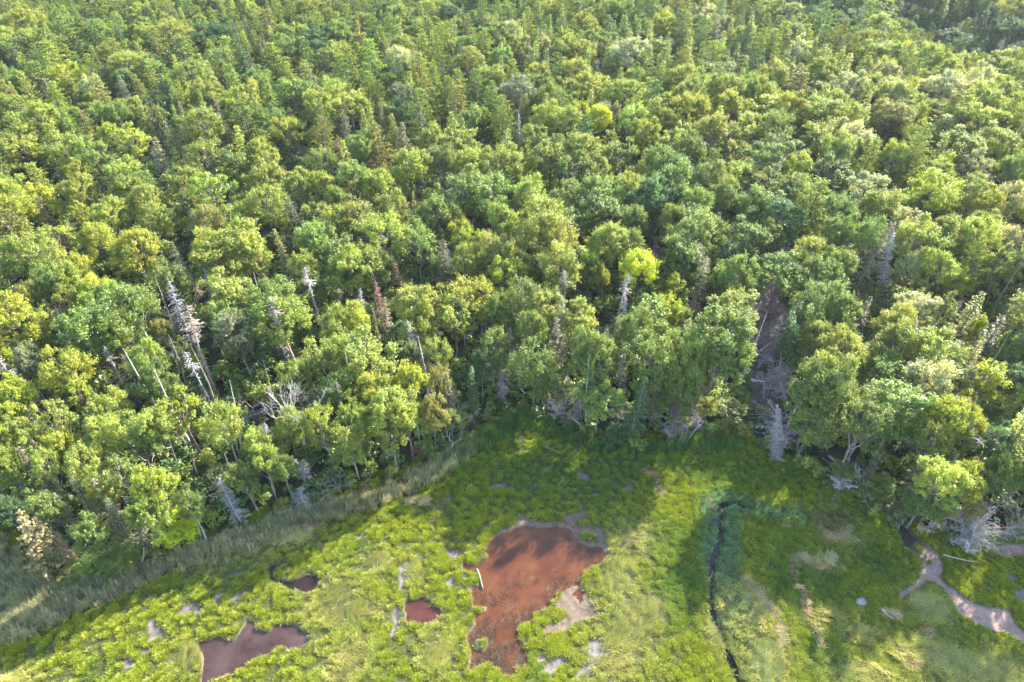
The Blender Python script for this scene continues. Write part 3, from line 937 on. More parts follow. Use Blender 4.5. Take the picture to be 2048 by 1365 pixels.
# crowns read off the photograph tile by tile: x y width kind+colour
TILES = [
    ((0, 0), "130 140 200 Bl,30 200 90 Sm,340 60 80 Sg,400 230 200 Pm,230 270 220 Bm,600 90 130 Pl,560 200 150 Bm,700 180 130 Pl,830 80 150 Bl,970 70 120 Pl,1020 200 210 Bl,920 290 140 Pl,1080 340 170 Pm,1130 290 60 Sm,1260 220 250 Bd,1370 180 160 Pm,1580 180 130 Po,1490 130 120 Pl,1830 210 200 Bd,1700 120 120 Pm,1990 200 120 Bm,1420 360 150 Sd,1470 410 80 Sg,1600 370 150 Pl,1800 400 170 Pl,1980 360 140 Bl,110 390 110 Sg,330 370 180 Pl,230 500 160 Pm,760 400 220 Bl,900 420 120 Bm,1110 460 180 Bm,1290 370 160 Bm,560 470 120 Pl,640 500 70 Sg,720 560 110 Sg,840 560 140 So,970 560 90 Sd,460 610 70 Sd,1210 560 180 Bl,1370 500 160 Sm,1460 560 130 Bl,1580 560 120 Sm,1740 550 190 Bm,1850 560 100 Gg,1980 640 110 Gg,1950 560 150 Bl,620 600 130 Po,60 600 110 Po,170 570 120 Pl,690 690 140 Bm,900 690 150 Bm,1080 620 130 Pl,1290 700 80 Gw,1440 740 230 Pm,1640 660 60 So,1670 780 150 By,1200 730 200 Bl,1080 790 60 Gw,1890 830 150 Po,140 880 260 Bl,370 770 240 Bl,530 790 120 Po,760 830 200 Bl,650 800 120 By,560 930 150 Bm,930 930 120 Gg,1060 860 160 Sm,1250 930 200 Bl,1390 970 150 Bm,1560 960 150 Bl,1900 960 140 Bm,80 1170 200 Bl,270 1190 150 By,460 1120 170 Bl,740 1050 170 Bl,860 1180 170 Bl,1080 1080 170 Bl,1250 1130 250 Bl,1110 1230 90 Gd,1570 1070 190 Bl,1900 1100 150 By,1990 1190 140 Bm,1740 1130 160 Bm,1560 1220 200 Bl,1440 1240 80 By,280 1280 100 Gw,100 1260 200 By,640 1260 180 Bl,480 1260 100 By,900 1290 170 Bl,1240 1310 180 Bo,1380 1300 140 Bl,1720 1280 160 Gd,1840 1270 150 Bl,1660 1320 90 By,1990 1320 150 Bl"),
    ((680, 0), "60 70 120 Pm,160 80 110 Pm,330 90 130 Pl,100 210 80 So,240 130 60 Sd,200 200 130 Pm,300 200 140 Pm,360 240 90 So,470 100 100 Sm,520 220 120 Pm,620 110 140 Pm,750 190 90 Po,830 110 110 Pm,920 110 110 Pm,1000 190 150 Bw,1090 160 120 Pl,1150 120 120 Pl,1300 110 120 Pm,1140 240 50 Sd,1190 270 100 Bw,1300 200 130 Pm,1400 140 80 By,1470 180 110 Bl,1560 180 120 Sm,1670 190 120 Sm,1740 210 100 Sm,1880 160 150 By,1990 180 140 Pm,1840 60 140 Pm,1700 50 130 Pd,1560 60 120 Bm,1440 60 140 Bm,1970 60 120 Po,1850 300 120 Bl,1550 270 120 Bm,1420 320 140 Bl,1310 290 120 Bl,480 320 140 Pl,580 340 110 Pm,710 320 80 Sd,130 310 160 Po,40 410 170 Pl,210 410 100 Sm,290 330 80 So,360 450 120 Sd,460 440 160 Pl,840 300 150 Pl,950 320 100 Sm,1110 390 150 Sm,1210 380 100 Sm,1290 400 40 Sd,1390 420 150 Bl,1580 420 180 Bl,1450 520 190 By,1730 440 170 Bl,1900 420 160 Pm,2000 400 140 Pl,660 440 130 Pm,840 440 130 Sm,930 430 80 Sm,780 540 170 Pm,1030 530 190 Bg,1180 500 140 Bm,1230 580 130 Bm,60 620 200 Bl,360 560 140 Bg,500 590 160 Pl,620 570 150 Pm,690 650 180 Po,470 680 200 Pm,900 610 130 Pm,950 720 150 Pm,1060 670 60 Gw,1100 660 70 Sm,830 680 80 By,1210 700 160 Bl,1340 710 170 Bl,1410 670 110 By,1560 620 160 Pm,1700 560 190 Bl,1850 600 180 Pm,1990 590 130 By,1920 720 140 Bl,1720 720 170 Bl,1790 790 130 By,1930 830 170 Bl,1620 780 170 Bl,30 760 90 Sg,120 860 160 Bm,230 880 180 Po,360 830 110 Sg,530 820 130 Bl,690 830 220 Bl,580 960 170 Bm,760 980 200 Bl,950 970 200 Bl,1090 920 90 By,1110 1000 80 By,1230 930 180 Bl,1420 890 200 Bl,1380 1000 200 Bm,1520 1030 150 Bl,1640 900 180 Bm,1890 960 180 Bm,1960 1060 200 Bm,1990 920 100 Bl,80 1080 190 Bm,220 1100 180 Bl,340 1140 170 Bl,100 1290 230 Bl,280 1240 170 Bl,430 1230 60 So,560 1250 190 Bm,710 1120 200 Bm,900 1150 260 Bm,1110 1150 180 Bl,1320 1160 190 Bm,1500 1150 220 Bm,1690 1130 170 Bl,1850 1170 210 Bd,1970 1200 180 Bd,700 1330 90 By,960 1300 160 Bl,1180 1290 250 Bl,1070 1230 100 Bo,1380 1290 170 Bm,1550 1250 200 Bm,1700 1290 160 Bm,1960 1310 160 Bl"),
    ((1348, 0), "200 60 130 Pm,300 130 150 Pl,420 50 160 Bl,450 150 150 Pl,680 90 130 Bw,580 60 140 Bm,750 140 110 Bl,830 30 130 Bd,880 140 170 Pm,1010 100 150 Pm,1110 130 160 Pm,1230 120 170 Pl,1080 30 120 Bd,1250 40 150 Bd,1400 50 140 Bd,1330 200 130 Pl,1490 170 150 Pm,1560 120 90 Po,1700 60 200 Bd,1870 160 220 Bd,1990 60 140 Bl,1960 260 180 Bd,60 190 160 Pl,160 250 130 Pm,380 260 190 Bl,600 210 160 Pm,560 300 170 Pl,700 340 170 Pm,450 380 190 Pm,870 270 170 Pm,960 240 110 Po,1080 230 140 Pm,1180 330 140 Bl,1290 330 150 Bm,1300 240 120 Bl,1650 370 200 Pm,1810 330 160 Bw,1970 360 160 Bl,70 340 160 Pm,220 360 160 Pl,260 440 190 Bm,590 460 160 Bl,480 430 150 Pd,840 430 230 Pm,1010 330 130 Po,1090 450 180 Pl,1030 510 140 Bw,1250 450 140 Bw,1380 480 160 Pl,1430 400 150 Pm,1580 500 200 Bw,1790 470 140 Bw,1760 550 140 Bw,1920 550 180 Bl,60 450 150 Bl,90 560 150 Bm,290 540 180 Bl,400 540 150 Bm,520 560 150 Bl,740 560 180 Po,900 600 160 Bl,1200 540 200 Bl,560 640 220 By,290 630 190 By,110 650 180 By,680 650 170 By,1620 690 200 Po,1560 790 220 Sm,1800 610 200 Bl,1950 670 170 By,1830 720 170 By,1700 700 170 Bl,240 760 200 Bl,60 800 180 Bl,440 760 180 Bl,600 760 180 Bm,740 680 150 Bl,860 660 180 Bl,1000 690 170 Bl,1160 720 170 Bw,850 800 220 Bl,1060 820 190 Bw,1220 830 220 Po,1370 860 150 Pl,620 890 260 Bm,870 900 80 By,950 890 180 Bl,90 900 180 Bm,370 900 150 Bo,40 1010 160 Bd,1130 950 130 Pl,1290 930 140 Bl,1400 960 150 Pl,1700 880 210 Bl,1900 840 180 Bl,1870 920 110 By,1960 1000 150 Bm,1760 980 150 Bw,720 1010 140 By,900 1020 260 Bm,520 960 190 Bm,340 1050 200 Bl,200 1060 170 Bm,560 1090 220 Bm,710 1130 210 Bm,300 1150 260 Bm,480 1220 220 Bm,800 1220 200 Pl,960 1250 180 Bm,1120 1120 180 Bw,1220 1210 200 Bl,1760 1130 200 Bl,1830 1200 160 By,1600 1270 240 Bl,1440 1270 170 Bm,1980 1180 170 Bw,130 1200 200 Bm,80 1310 190 Bm,620 1290 220 Bd,1340 1320 150 Bw,1800 1320 160 Bl"),
    ((0, 450), "80 60 220 Po,340 110 250 Bl,580 100 170 By,950 200 220 By,590 200 200 Bm,160 180 240 Bl,280 250 200 Bl,450 280 160 By,520 310 60 Gw,1210 130 170 By,1380 90 250 Bl,1500 190 200 Bl,1280 220 220 Bl,1550 260 60 Gw,1660 130 90 So,1680 250 80 Sg,1830 100 200 Bm,1960 180 200 Bm,1790 270 200 Bl,2000 300 130 Bm,1830 370 160 Bm,820 340 280 Bm,1000 330 180 Bm,580 400 170 By,620 460 230 Bm,790 480 240 Bm,390 350 180 Bl,270 370 160 Bm,400 460 130 Bl,100 560 250 By,200 440 140 Bo,550 600 280 Bm,690 640 220 Bm,960 640 100 Bo,1330 430 280 Bl,1600 460 280 Bm,1300 570 220 Bm,1480 610 250 Bm,1380 640 200 Bg,1870 560 250 Bl,1990 600 170 Bl,400 870 220 By,840 800 260 Bl,200 810 160 Bg,60 800 100 By,890 950 180 Bm,480 1010 130 By,650 1100 280 Bl,120 1010 200 By,60 1100 200 By,330 1150 220 Bl,130 1210 200 Bl,1060 1080 240 By,930 1200 220 Bl,780 1240 220 Bl,620 1260 200 Bl,1310 1180 200 Bl,1520 1290 180 Bl,1680 1180 190 Bl,1900 1190 180 By,1720 900 150 Bl,1880 800 210 Bl,1960 960 200 Bm,2000 760 160 Bl,380 1310 150 By,200 1310 160 Bl,30 1290 140 By"),
    ((680, 450), "60 270 180 Bl,180 220 180 Bl,215 380 60 Gw,300 60 250 Bl,450 100 200 Bm,620 230 140 Gg,700 50 130 By,770 110 130 By,740 220 150 Bl,880 170 170 Bo,960 310 140 By,1040 210 180 Bl,1200 80 260 Bl,1300 240 260 Bl,1110 340 200 Bm,1460 260 130 Bm,1530 310 80 Bl,1560 110 200 Bl,1700 130 150 Bm,1980 180 180 Bm,1860 330 180 BY,1660 390 180 By,1960 380 120 By,1770 450 230 Po,1930 510 150 By,1800 600 280 Pm,2000 300 100 Bd,430 480 240 Bl,560 470 220 Bl,760 430 240 By,670 540 200 Bl,920 510 150 Bm,1080 450 200 Bm,1230 500 180 Bl,1420 540 220 Bl,1300 640 130 Gg,60 540 170 By,460 630 260 Bl,210 600 40 So,130 790 260 Bl,60 930 160 Bl,580 780 140 Bl,420 770 150 Bg,600 930 200 Bo,890 730 170 Bm,1120 660 150 Bm,830 830 120 Bd,1460 800 200 Bm,1260 760 120 Gg,1140 860 220 Bm,1220 950 160 Bm,1520 840 200 Bm,1700 700 200 Bm,1800 870 220 Bm,1960 800 200 Bm,1990 950 180 Bl,770 930 80 Sd,240 970 200 By,390 950 170 By,540 1100 160 Bo,650 1000 90 Gw,280 1100 260 Bl,400 1150 170 Bl,100 1160 180 Bl,60 1260 180 Bl,300 1240 200 Bl,650 1140 140 Bm,1510 1070 230 Bm,1640 960 100 Gg,1720 1080 130 Sd,1620 1230 200 Bd,1740 1250 140 Bm,1850 960 110 Gg,1950 1080 180 Bm,2010 1010 150 Bm"),
    ((1348, 450), "60 200 200 Bm,180 170 170 Bm,100 60 220 Bm,430 110 200 Bm,330 170 150 Bd,560 60 150 Bm,770 170 160 Bl,920 60 200 Bm,1150 80 180 Bm,1400 100 260 Bl,1590 80 200 Bl,1750 80 200 Bl,1960 100 150 Bw,1380 260 110 Bw,1560 270 180 Bl,1640 330 90 By,1740 240 160 Pl,1920 230 170 Bl,850 300 200 Bm,950 250 180 Bm,620 300 200 Bm,400 320 200 Bm,180 330 200 Bm,20 560 110 Bm,370 500 220 Bl,250 560 160 Bm,870 480 240 Bm,950 540 200 Bm,780 470 140 Sd,700 600 140 Sd,1410 500 190 Bw,1290 590 280 Bl,1560 500 150 Bm,1700 560 180 So,1760 620 80 By,60 720 180 Bg,260 740 280 Bm,320 860 220 Bm,90 890 160 Bm,840 670 180 Bl,1010 740 220 Bl,1130 780 100 So,1340 720 250 Bl,1500 760 260 Bl,880 920 240 Bl,940 1020 240 Bm,1480 940 260 Bw,1200 860 220 Bm,1640 880 170 Bg,1570 1140 240 By,1720 1160 220 By,1750 1020 150 Bl,1930 900 180 Bd,1920 1120 230 Bl,1850 700 140 Gg,1980 750 150 Bm,1700 800 120 So,1320 1080 280 Bm,1150 1120 260 Bm,780 1200 240 Bm,1050 1230 240 Bm,820 1060 240 Bm,330 1100 200 Bm,190 1090 130 Bl,50 1010 180 Bm,1500 1290 180 Bl,1650 1250 180 Bl,1850 1300 180 Bd"),
    ((0, 905), "80 80 160 Bl,210 120 120 Gw,300 100 150 Bl,510 110 200 Bl,700 120 200 Bm,600 190 170 Bl,480 260 100 Gw,330 500 110 Gw,280 330 180 Bm,400 360 90 Sg,620 290 110 Gw,560 470 150 Bm,680 390 120 Sg,900 230 220 By,850 350 200 Bl,780 420 100 Sg,700 600 200 Bm,560 640 160 Bm,430 690 120 Bo,1090 320 140 Bm,1660 110 180 Bm,1440 170 150 Bm,30 90 150 Bl,50 340 150 Bd,240 640 120 So,1540 60 150 Bl"),
    ((1348, 905), "800 80 200 Bm,1150 90 100 Gg,1200 200 160 Bm,1480 80 120 Gw,1550 150 250 Bl,1680 190 180 By,1300 320 130 Sg,1450 300 200 Bm,1560 330 180 Bm,1980 190 160 Bm,980 120 130 Bm,1880 130 170 Bm,1750 330 100 Bo"),
]
# standing dead trees: base pixel, tip pixel (tile), shape, colour
POLES = [
    ((0, 450), "1270 1000 1090 460 T0 c;650 990 530 720 T1 c;1095 970 985 640 K0 a;1580 950 1535 780 K1 a;1490 940 1415 770 K0 a;1330 830 1280 700 K1 a;1335 970 1300 890 K0 a;1300 1035 1275 965 K1 a;280 1050 205 900 K0 a;430 710 225 470 X0 a;420 640 360 560 K0 a;310 800 265 670 K1 a;1070 680 975 480 K0 b;740 580 680 490 K1 b;1690 830 1630 590 K0 a;145 940 70 850 K1 b;1000 1015 930 890 K1 a;1440 1260 1430 1060 K0 a;90 420 5 270 X1 a;1180 430 1110 290 D0 c;1470 320 1425 150 D1 c;1990 470 1960 350 D0 a;830 1050 780 940 D0 c;1110 1340 1060 1160 X2 c;1260 1320 1200 1190 K1 a;2030 1100 2012 980 K0 a;90 1250 60 1170 X1 a;700 1120 660 1020 D0 c"),
    ((680, 450), "260 650 205 330 T1 e;285 650 262 420 D0 c;150 620 115 370 D0 a;975 640 955 400 K0 a;995 720 995 570 K1 a;1035 835 1040 690 X1 a;950 1035 940 840 D1 a;1410 1130 1395 930 D2 a;1665 1220 1692 1110 X2 a;1910 1040 1922 930 D0 a;735 760 730 600 K0 a;835 690 825 580 K1 a;860 670 855 560 K0 a;1645 850 1645 700 K1 a;690 1200 725 1060 X0 w;45 1090 25 960 K0 c;150 1310 130 1150 K1 c;385 440 295 150 D1 e;650 300 630 140 D1 w;1825 250 1850 75 D1 a;1560 740 1562 590 D1 a;1310 960 1300 850 D0 a;660 1050 645 940 D1 c;1500 340 1490 250 K0 a;1540 230 1550 130 K1 a;1000 740 990 620 D0 a;490 240 440 20 K1 b;1480 400 1470 270 K0 b"),
    ((1348, 450), "720 900 690 480 S3 d;790 850 800 440 S0 m;640 880 645 590 S0 d;700 760 705 420 S2 m;560 430 572 310 K0 a;570 800 635 530 D2 p;640 280 672 80 D1 a;1210 390 1290 20 D1 w;1250 540 1268 485 X2 w;1690 340 1790 210 K1 a;1930 600 1990 470 X1 a;1775 770 1832 520 D1 w;205 1000 205 890 X0 a;590 1340 605 1040 D1 p;145 1195 125 1080 D0 a;1060 600 1078 370 D1 r;1925 1335 1925 1120 X0 a;1320 270 1360 120 K0 b;1010 180 1020 30 D0 a;560 960 560 840 K0 a;1130 880 1145 770 D0 a;1050 250 1060 180 X2 a;1890 110 1940 -60 K0 b;1980 250 2030 60 K1 b;1820 490 1850 380 K0 b;1010 1330 1040 1240 K1 b;640 860 640 790 K0 a;1400 1330 1390 1200 D0 a"),
    ((1348, 905), "1835 320 1872 240 K0 a;600 40 590 -60 D1 a;1330 110 1380 20 K1 a"),
    ((0, 905), "1410 410 1278 148 D0 a;1210 525 1132 365 K0 a;1780 160 1775 40 D0 a;2000 245 1985 130 X2 a;1900 250 1882 190 X1 a;1770 310 1762 205 D2 a;290 720 108 338 G0 s;440 660 325 465 G1 s;40 290 10 160 K1 a;1170 170 1110 -20 K0 b;1350 150 1310 0 K0 a;1400 110 1370 0 K1 a;820 660 870 540 K0 c;750 690 745 640 K1 a;1720 130 1730 40 D0 a"),
    ((0, 0), "380 1090 258 830 D0 w;705 1190 612 1030 D1 c;970 1040 880 860 D0 a;1790 930 1730 830 D0 p;460 360 440 310 D0 a;1270 480 1230 440 K0 a"),
    ((680, 0), "1055 905 1043 640 D1 w;260 790 228 565 D1 c;1020 330 1020 215 D1 r;400 60 400 -30 D1 r;1960 730 1955 640 D0 c;470 1230 440 1050 K1 b;850 950 850 830 X1 a;190 1010 180 930 D0 a"),
    ((1348, 0), "1210 1175 1290 940 K0 b;1250 1150 1330 980 K1 b;100 150 95 40 D1 r;1300 310 1300 230 D0 c;360 1290 375 1160 X2 a;1080 1300 1070 1230 X0 p;1330 760 1360 640 D0 r;1560 1290 1600 1180 K0 b"),
]
WOOD = {'a': (0.33, 0.30, 0.295), 'b': (0.2, 0.17, 0.145), 'c': (0.33, 0.275, 0.2), 'e': (0.33, 0.23, 0.15), 'p': (0.38, 0.32, 0.33), 'r': (0.2, 0.11, 0.11), 'w': (0.42, 0.39, 0.37), 's': (0.25, 0.22, 0.14)}
WW = {'a': 'grey', 'b': 'brown grey', 'c': 'cream', 'e': 'straw coloured', 'p': 'purplish grey', 'r': 'reddish brown', 'w': 'whitish', 's': 'straw tipped'}
# trees that stand out and that the other labels can point to: x y width kind colour (photo px) / label / short name
MARKS = [
    (1860, 385, 88, 'B', 6, 'Y', "bright lime yellow broad tree high on the right with a gappy crown", "the lime yellow crown at right"),
    (1973, 768, 62, 'B', 5, 'Y', "small egg shaped lime yellow tree low beside the right edge", "the egg shaped lime tree"),
    (1278, 545, 66, 'B', 6, 'Y', "lime yellow domed tree above centre right, brightest crown of its clump", "the lime dome right of centre"),
    (270, 502, 84, 'B', 8, 'y', "broad yellow green crown at left, upper edge of the leafy left slope", "the broad yellow green crown"),
    (350, 1056, 74, 'B', 0, 'Y', "low lime yellow tree leaning over the reeds at lower left", "the low lime tree by the reeds"),
    (143, 160, 60, 'B', 1, 'y', "yellow green crowned tree among pines in the upper left", "the upper left yellow crown"),
    (1203, 240, 42, 'B', 0, 'Y', "little vivid yellow green crown in the upper middle of the wood", "the vivid upper crown"),
    (822, 338, 66, 'B', 0, 'l', "lone ball crowned tree showing its dark trunk, upper middle left", "the lone ball crowned tree"),
    (102, 195, 46, 'G', 0, 'w', "pale cream half bare spruce standing tall in the upper left", "the upper left cream spruce"),
    (1260, 108, 66, 'B', 8, 'w', "pale rounded whitish crown in the distant wood right of centre", "the pale round crown far back"),
    (1922, 92, 80, 'P', 1, 'm', "large feathery pine against the dark hollow at top right", "the feathery pine at top right"),
    (1786, 238, 72, 'B', 2, 'o', "brownish olive crown among pale trees at upper right", "the brownish crown at upper right"),
    (558, 640, 96, 'B', 6, 'l', "big rounded tree on a pale trunk at left with a bright upper rim", "the big round tree at left"),
    (1118, 540, 80, 'B', 4, 'l', "full crowned tree with white lower limbs in the middle of the wood", "the white limbed tree at centre"),
    (1600, 100, 40, 'B', 9, 'w', "pale silvery crown by the dark gap at the top right", "the silvery crown by the dark gap"),
    (1480, 30, 60, 'P', 0, 'm', "dark based pine at the top edge right of the middle", "the top edge pine"),
    (640, 75, 70, 'B', 0, 'd', "dark round crown near the top edge left of the middle", "the dark round crown at top"),
]
MARK_POLES = {(0, 450, 1270): ("tallest bare dead trunk with a cream twiggy top, in the left clearing", "the tall bare snag"),
              (680, 0, 1055): ("white dead spruce spire in the upper middle of the wood", "the white dead spire"),
              (680, 450, 385): ("straw coloured dead spruce with full dry branches left of centre", "the straw coloured dead spruce"),
              (1348, 450, 1060): ("reddish brown dead spruce in the shaded wood right of centre", "the red brown dead spruce"),
              (1348, 450, 1210): ("long whitish dead spruce leaning right in the right hand wood", "the leaning white spruce"),
              (680, 450, 1410): ("large grey dead spruce standing at the grass edge right of centre", "the grey edge spruce"),
              (0, 905, 290): ("straw tipped spruce at the lower left corner of the wood", "the straw tipped spruce"),
              (680, 450, 950): ("grey twiggy snag above the inner corner of the marsh", "the marsh corner snag"),
              (0, 0, 380): ("whitish bare spruce tilted left in the upper left wood", "the tilted white spruce"),
              (680, 0, 260): ("cream dead spruce with dense dry twigs in the upper middle left", "the cream dead spruce"),
              (0, 905, 1410): ("grey dead spruce standing before the reeds at lower left", "the snag before the reeds"),
              (1348, 450, 590): ("purplish dead spruce at the grass edge below the fallen trunks", "the purplish snag at the edge")}
GPAL = {'w': (0.27, 0.235, 0.15), 'g': (0.165, 0.17, 0.105), 'o': (0.22, 0.19, 0.075), 'd': (0.07, 0.1, 0.06)}
SPAL = {'g': (0.14, 0.17, 0.1), 'w': (0.26, 0.25, 0.16)}
trees = []


def edge_ok(x, y, m=0.4):
    return float(sdist_forest(np.array([x]), np.array([y]))[0]) < -m


def solve(px, py, h, f):
    z = 0.5
    for _ in range(3):
        p = at(px, py, z + h * f)
        z = zg(p[0], p[1])
    return p[0], p[1], z


def crown_at(px, py, wpx, kind, colour, var=None, mark=None):
    f = 0.70 if kind == 'B' else 0.60
    h = {'B': 12.5, 'S': 11.5, 'G': 11.5, 'P': 12.5}[kind] * rng.uniform(0.9, 1.1)
    while True:
        x, y, z = solve(px, py, h, f)
        d = proj(x, y, z + h * f)[2]
        wm = wpx / F_PX * d * (1.2 if kind == 'B' else 1.2)
        if kind == 'B':
            hh = float(np.clip(6.0 + 0.78 * wm, 4, 14))
        else:
            hh = float(np.clip(6.0 + 1.15 * wm, 4, 13.5))
        if h > hh * 1.12:
            h *= 0.94; continue
        if edge_ok(x, y) or h < 2.0: break
        h *= 0.93
    if not edge_ok(x, y, 0.0):
        return
    wm = min(wm, (1.0 if kind == 'B' else 0.7) * h + 0.6)
    if 1050 < px < 1720 and not edge_ok(x, y, 9.0): h *= 1.2
    trees.append(dict(kind=kind, x=x, y=y, z=z, h=h, w=wm, c=colour, v=var, mark=mark, hand=True))


for (o, s) in POLES:
    for e in s.split(';'):
        a = e.split()
        bx, by, tx, ty = o[0] + int(a[0]) * TS, o[1] + int(a[1]) * TS, o[0] + int(a[2]) * TS, o[1] + int(a[3]) * TS
        x, y, z = solve(bx, by, 0, 0)
        # height that brings the tip to its row, then the sideways lean
        lo, hi = 0.5, 24.0
        for _ in range(30):
            mid = (lo + hi) / 2
            if proj(x, y, z + mid)[1] > ty: lo = mid
            else: hi = mid
        h = min(mid, 17.0)
        d = proj(x, y, z + h)[2]
        lean = (tx - proj(x, y, z + h)[0]) / F_PX * d
        lean = float(np.clip(lean, -0.45 * h, 0.45 * h))
        mk = MARK_POLES.get((o[0], o[1], int(a[0])))
        if mk: mk = (*mk, tx, (by + 2 * ty) / 3)
        trees.append(dict(kind=a[4][0], x=x, y=y, z=z, h=h, w=0.3 * h, c=a[5], v=int(a[4][1]), lean=lean, mark=mk, hand=True))
# thin bare stems among the leafy trees, most of them on the left slope
for i in range(52):
    bx, by = (rng.uniform(60, 930), rng.uniform(600, 960)) if i < 36 else (rng.uniform(1050, 2000), rng.uniform(560, 950))
    x, y, z = solve(bx, by, 0, 0)
    if not edge_ok(x, y, 1.0): continue
    h = rng.uniform(8.5, 13.5)
    trees.append(dict(kind=('K', 'K', 'X', 'D', 'T')[i % 5], x=x, y=y, z=z, h=h, w=0.3 * h, c='wacbw'[int(rng.integers(5))], v=int(rng.integers(2)), lean=rng.normal(0, 0.09) * h, mark=None, hand=True))
PP_ = []
for t in trees:
    if t['kind'] in 'DTXG':
        b_ = proj(t['x'], t['y'], t['z'])
        for q in (0.6, 0.85):
            a_ = proj(t['x'] + t['lean'] * q, t['y'], t['z'] + q * t['h']); PP_.append((float(a_[0]), float(a_[1]), float(b_[1]) + 60))
for (px, py, w, kind, var, c, lab, short) in MARKS:
    crown_at(px, py, w, kind, c, var, (lab, short, px, py))
for (o, s) in TILES:
    for e in s.split(','):
        a = e.split()
        px, py, w = o[0] + int(a[0]) * TS, o[1] + int(a[1]) * TS, int(a[2]) * TS
        if any(abs(px - m[0]) < m[2] * 0.3 and abs(py - m[1]) < m[2] * 0.3 for m in MARKS): continue
        # nothing stands right in front of a tree that stands out
        if any(py > m[1] and math.hypot(px - m[0], (py - m[1]) * 0.8) < 0.47 * (w + m[2]) for m in MARKS): continue
        # a crown that would hide a dead tree standing behind it is a smaller one
        for (qx, qy, qb) in PP_:
            if py < qb and math.hypot(px - qx, py - qy) < 0.5 * w and a[3][0] == 'B' and py > qy - 0.3 * w: w *= 0.8
        crown_at(px, py, w, a[3][0], a[3][1])
hand_n = len(trees)

# ---- the wood between and beyond the crowns read off the photograph
CLEAR = [atv([(415, 720), (470, 690), (575, 700), (600, 780), (570, 845), (430, 835), (395, 770)]), atv([(1500, 610), (1560, 600), (1575, 700), (1560, 830), (1500, 820), (1480, 730)]),
         atv([(400, 1000), (520, 980), (560, 1030), (400, 1090)])]
cell = {}


def put(x, y, r):
    cell.setdefault((int(x // 4), int(y // 4)), []).append((x, y, r))


def free(x, y, r):
    cx, cy = int(x // 4), int(y // 4)
    for i in range(cx - 2, cx + 3):
        for j in range(cy - 2, cy + 3):
            for (a, b, q) in cell.get((i, j), ()):
                if (a - x) ** 2 + (b - y) ** 2 < (0.5 * (r + q)) ** 2: return False
    return True


for t in trees:
    put(t['x'], t['y'], {'B': 0.62, 'P': 0.62, 'S': 0.8, 'G': 0.7}.get(t['kind'], 0.3) * t['w'] + 0.9)


def mix_of(px, py):
    """kinds and colours by part of the picture"""
    if py < 330:
        k = dict(B=.42, P=.33, S=.21, G=.04)
    elif px < 450 and py < 500:
        k = dict(B=.5, P=.25, S=.17, G=.08)
    elif px > 1650 and py > 500:
        k = dict(B=.72, P=.04, S=.12, G=.12)
    else:
        k = dict(B=.82, P=.06, S=.07, G=.05)
    if py < 60 and px > 1570 or (px > 1880 and py < 110): c = dict(d=.85, m=.15)  # shade of the far hollow put into darker leaf colours
    elif px > 1500 and py < 480: c = dict(y=.15, l=.5, w=.2, m=.15)
    elif px < 900 and py > 280: c = dict(y=.22, l=.5, m=.25, o=.03)
    elif py < 330: c = dict(l=.42, m=.38, d=.08, w=.05, y=.07)
    elif 900 < px < 1700 and py > 420: c = dict(l=.25, m=.6, d=.1, y=.05)  # shaded look of the middle wood put into darker leaf colours
    else: c = dict(l=.4, m=.42, w=.05, y=.08, g=.05)
    return k, c


def pick(dct):
    r = rng.random() * sum(dct.values())
    for k, v in dct.items():
        r -= v
        if r <= 0: return k
    return k


HW = []
for t in trees:
    for q in ((0.7,) if t['kind'] in 'BSP' else (0.15, 0.35, 0.55, 0.75, 0.95)):
        a_, b_, c_ = proj(t['x'] + t.get('lean', 0) * q, t['y'], t['z'] + q * t['h'])
        HW.append((a_, b_, (t['w'] if t['kind'] in 'BSP' else 1.6) / c_ * F_PX, t['y']))
HW = np.array(HW)
for _ in range(45000):
    y = 42 + 290 * rng.random() ** 0.75
    x = rng.uniform(-1, 1) * (0.62 * y + 48)
    if not edge_ok(x, y, 1.6): continue
    px, py, dd = proj(x, y, 9.0)
    k, c = mix_of(float(px), float(py))
    kind = pick(k)
    w = {'B': rng.uniform(4.6, 8.8), 'P': rng.uniform(5.0, 8.0), 'S': rng.uniform(3.6, 5.6), 'G': rng.uniform(2.4, 3.6)}[kind]
    r = {'B': 0.66, 'P': 0.6, 'S': 0.7, 'G': 0.85}[kind] * w + 0.4
    if not free(x, y, r): continue
    P1 = np.array([x]), np.array([y])
    if py > 250:
        wpx = w / dd * F_PX
        near = (HW[:, 0] - px) ** 2 + ((HW[:, 1] - py) * 0.8) ** 2 < (0.34 * (wpx + HW[:, 2])) ** 2
        if np.any(near & (HW[:, 3] > y - 2.0)): continue
    if any(inside(p, *P1)[0] for p in CLEAR): continue
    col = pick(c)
    if kind != 'B': col = {'y': 'l', 'w': 'g' if kind != 'P' else 'l', 'Y': 'l', 'g': 'g'}.get(col, col)
    if kind == 'G': col = pick(dict(g=.6, w=.25, o=.15))
    if kind == 'B': h = 5.8 + 0.78 * w
    elif kind == 'P': h = rng.uniform(9.5, 12.5)
    else: h = 5.5 + 1.3 * w
    sd = -float(sdist_forest(*P1)[0])
    h *= rng.uniform(0.9, 1.12) * (1.12 if px > 1000 and sd < 14 else 0.78 + 0.22 * min(1, sd / 8))
    put(x, y, r)
    trees.append(dict(kind=kind, x=x, y=y, z=zg(x, y), h=h, w=w, c=col, v=None, mark=None, hand=False))
print("trees", hand_n, len(trees))

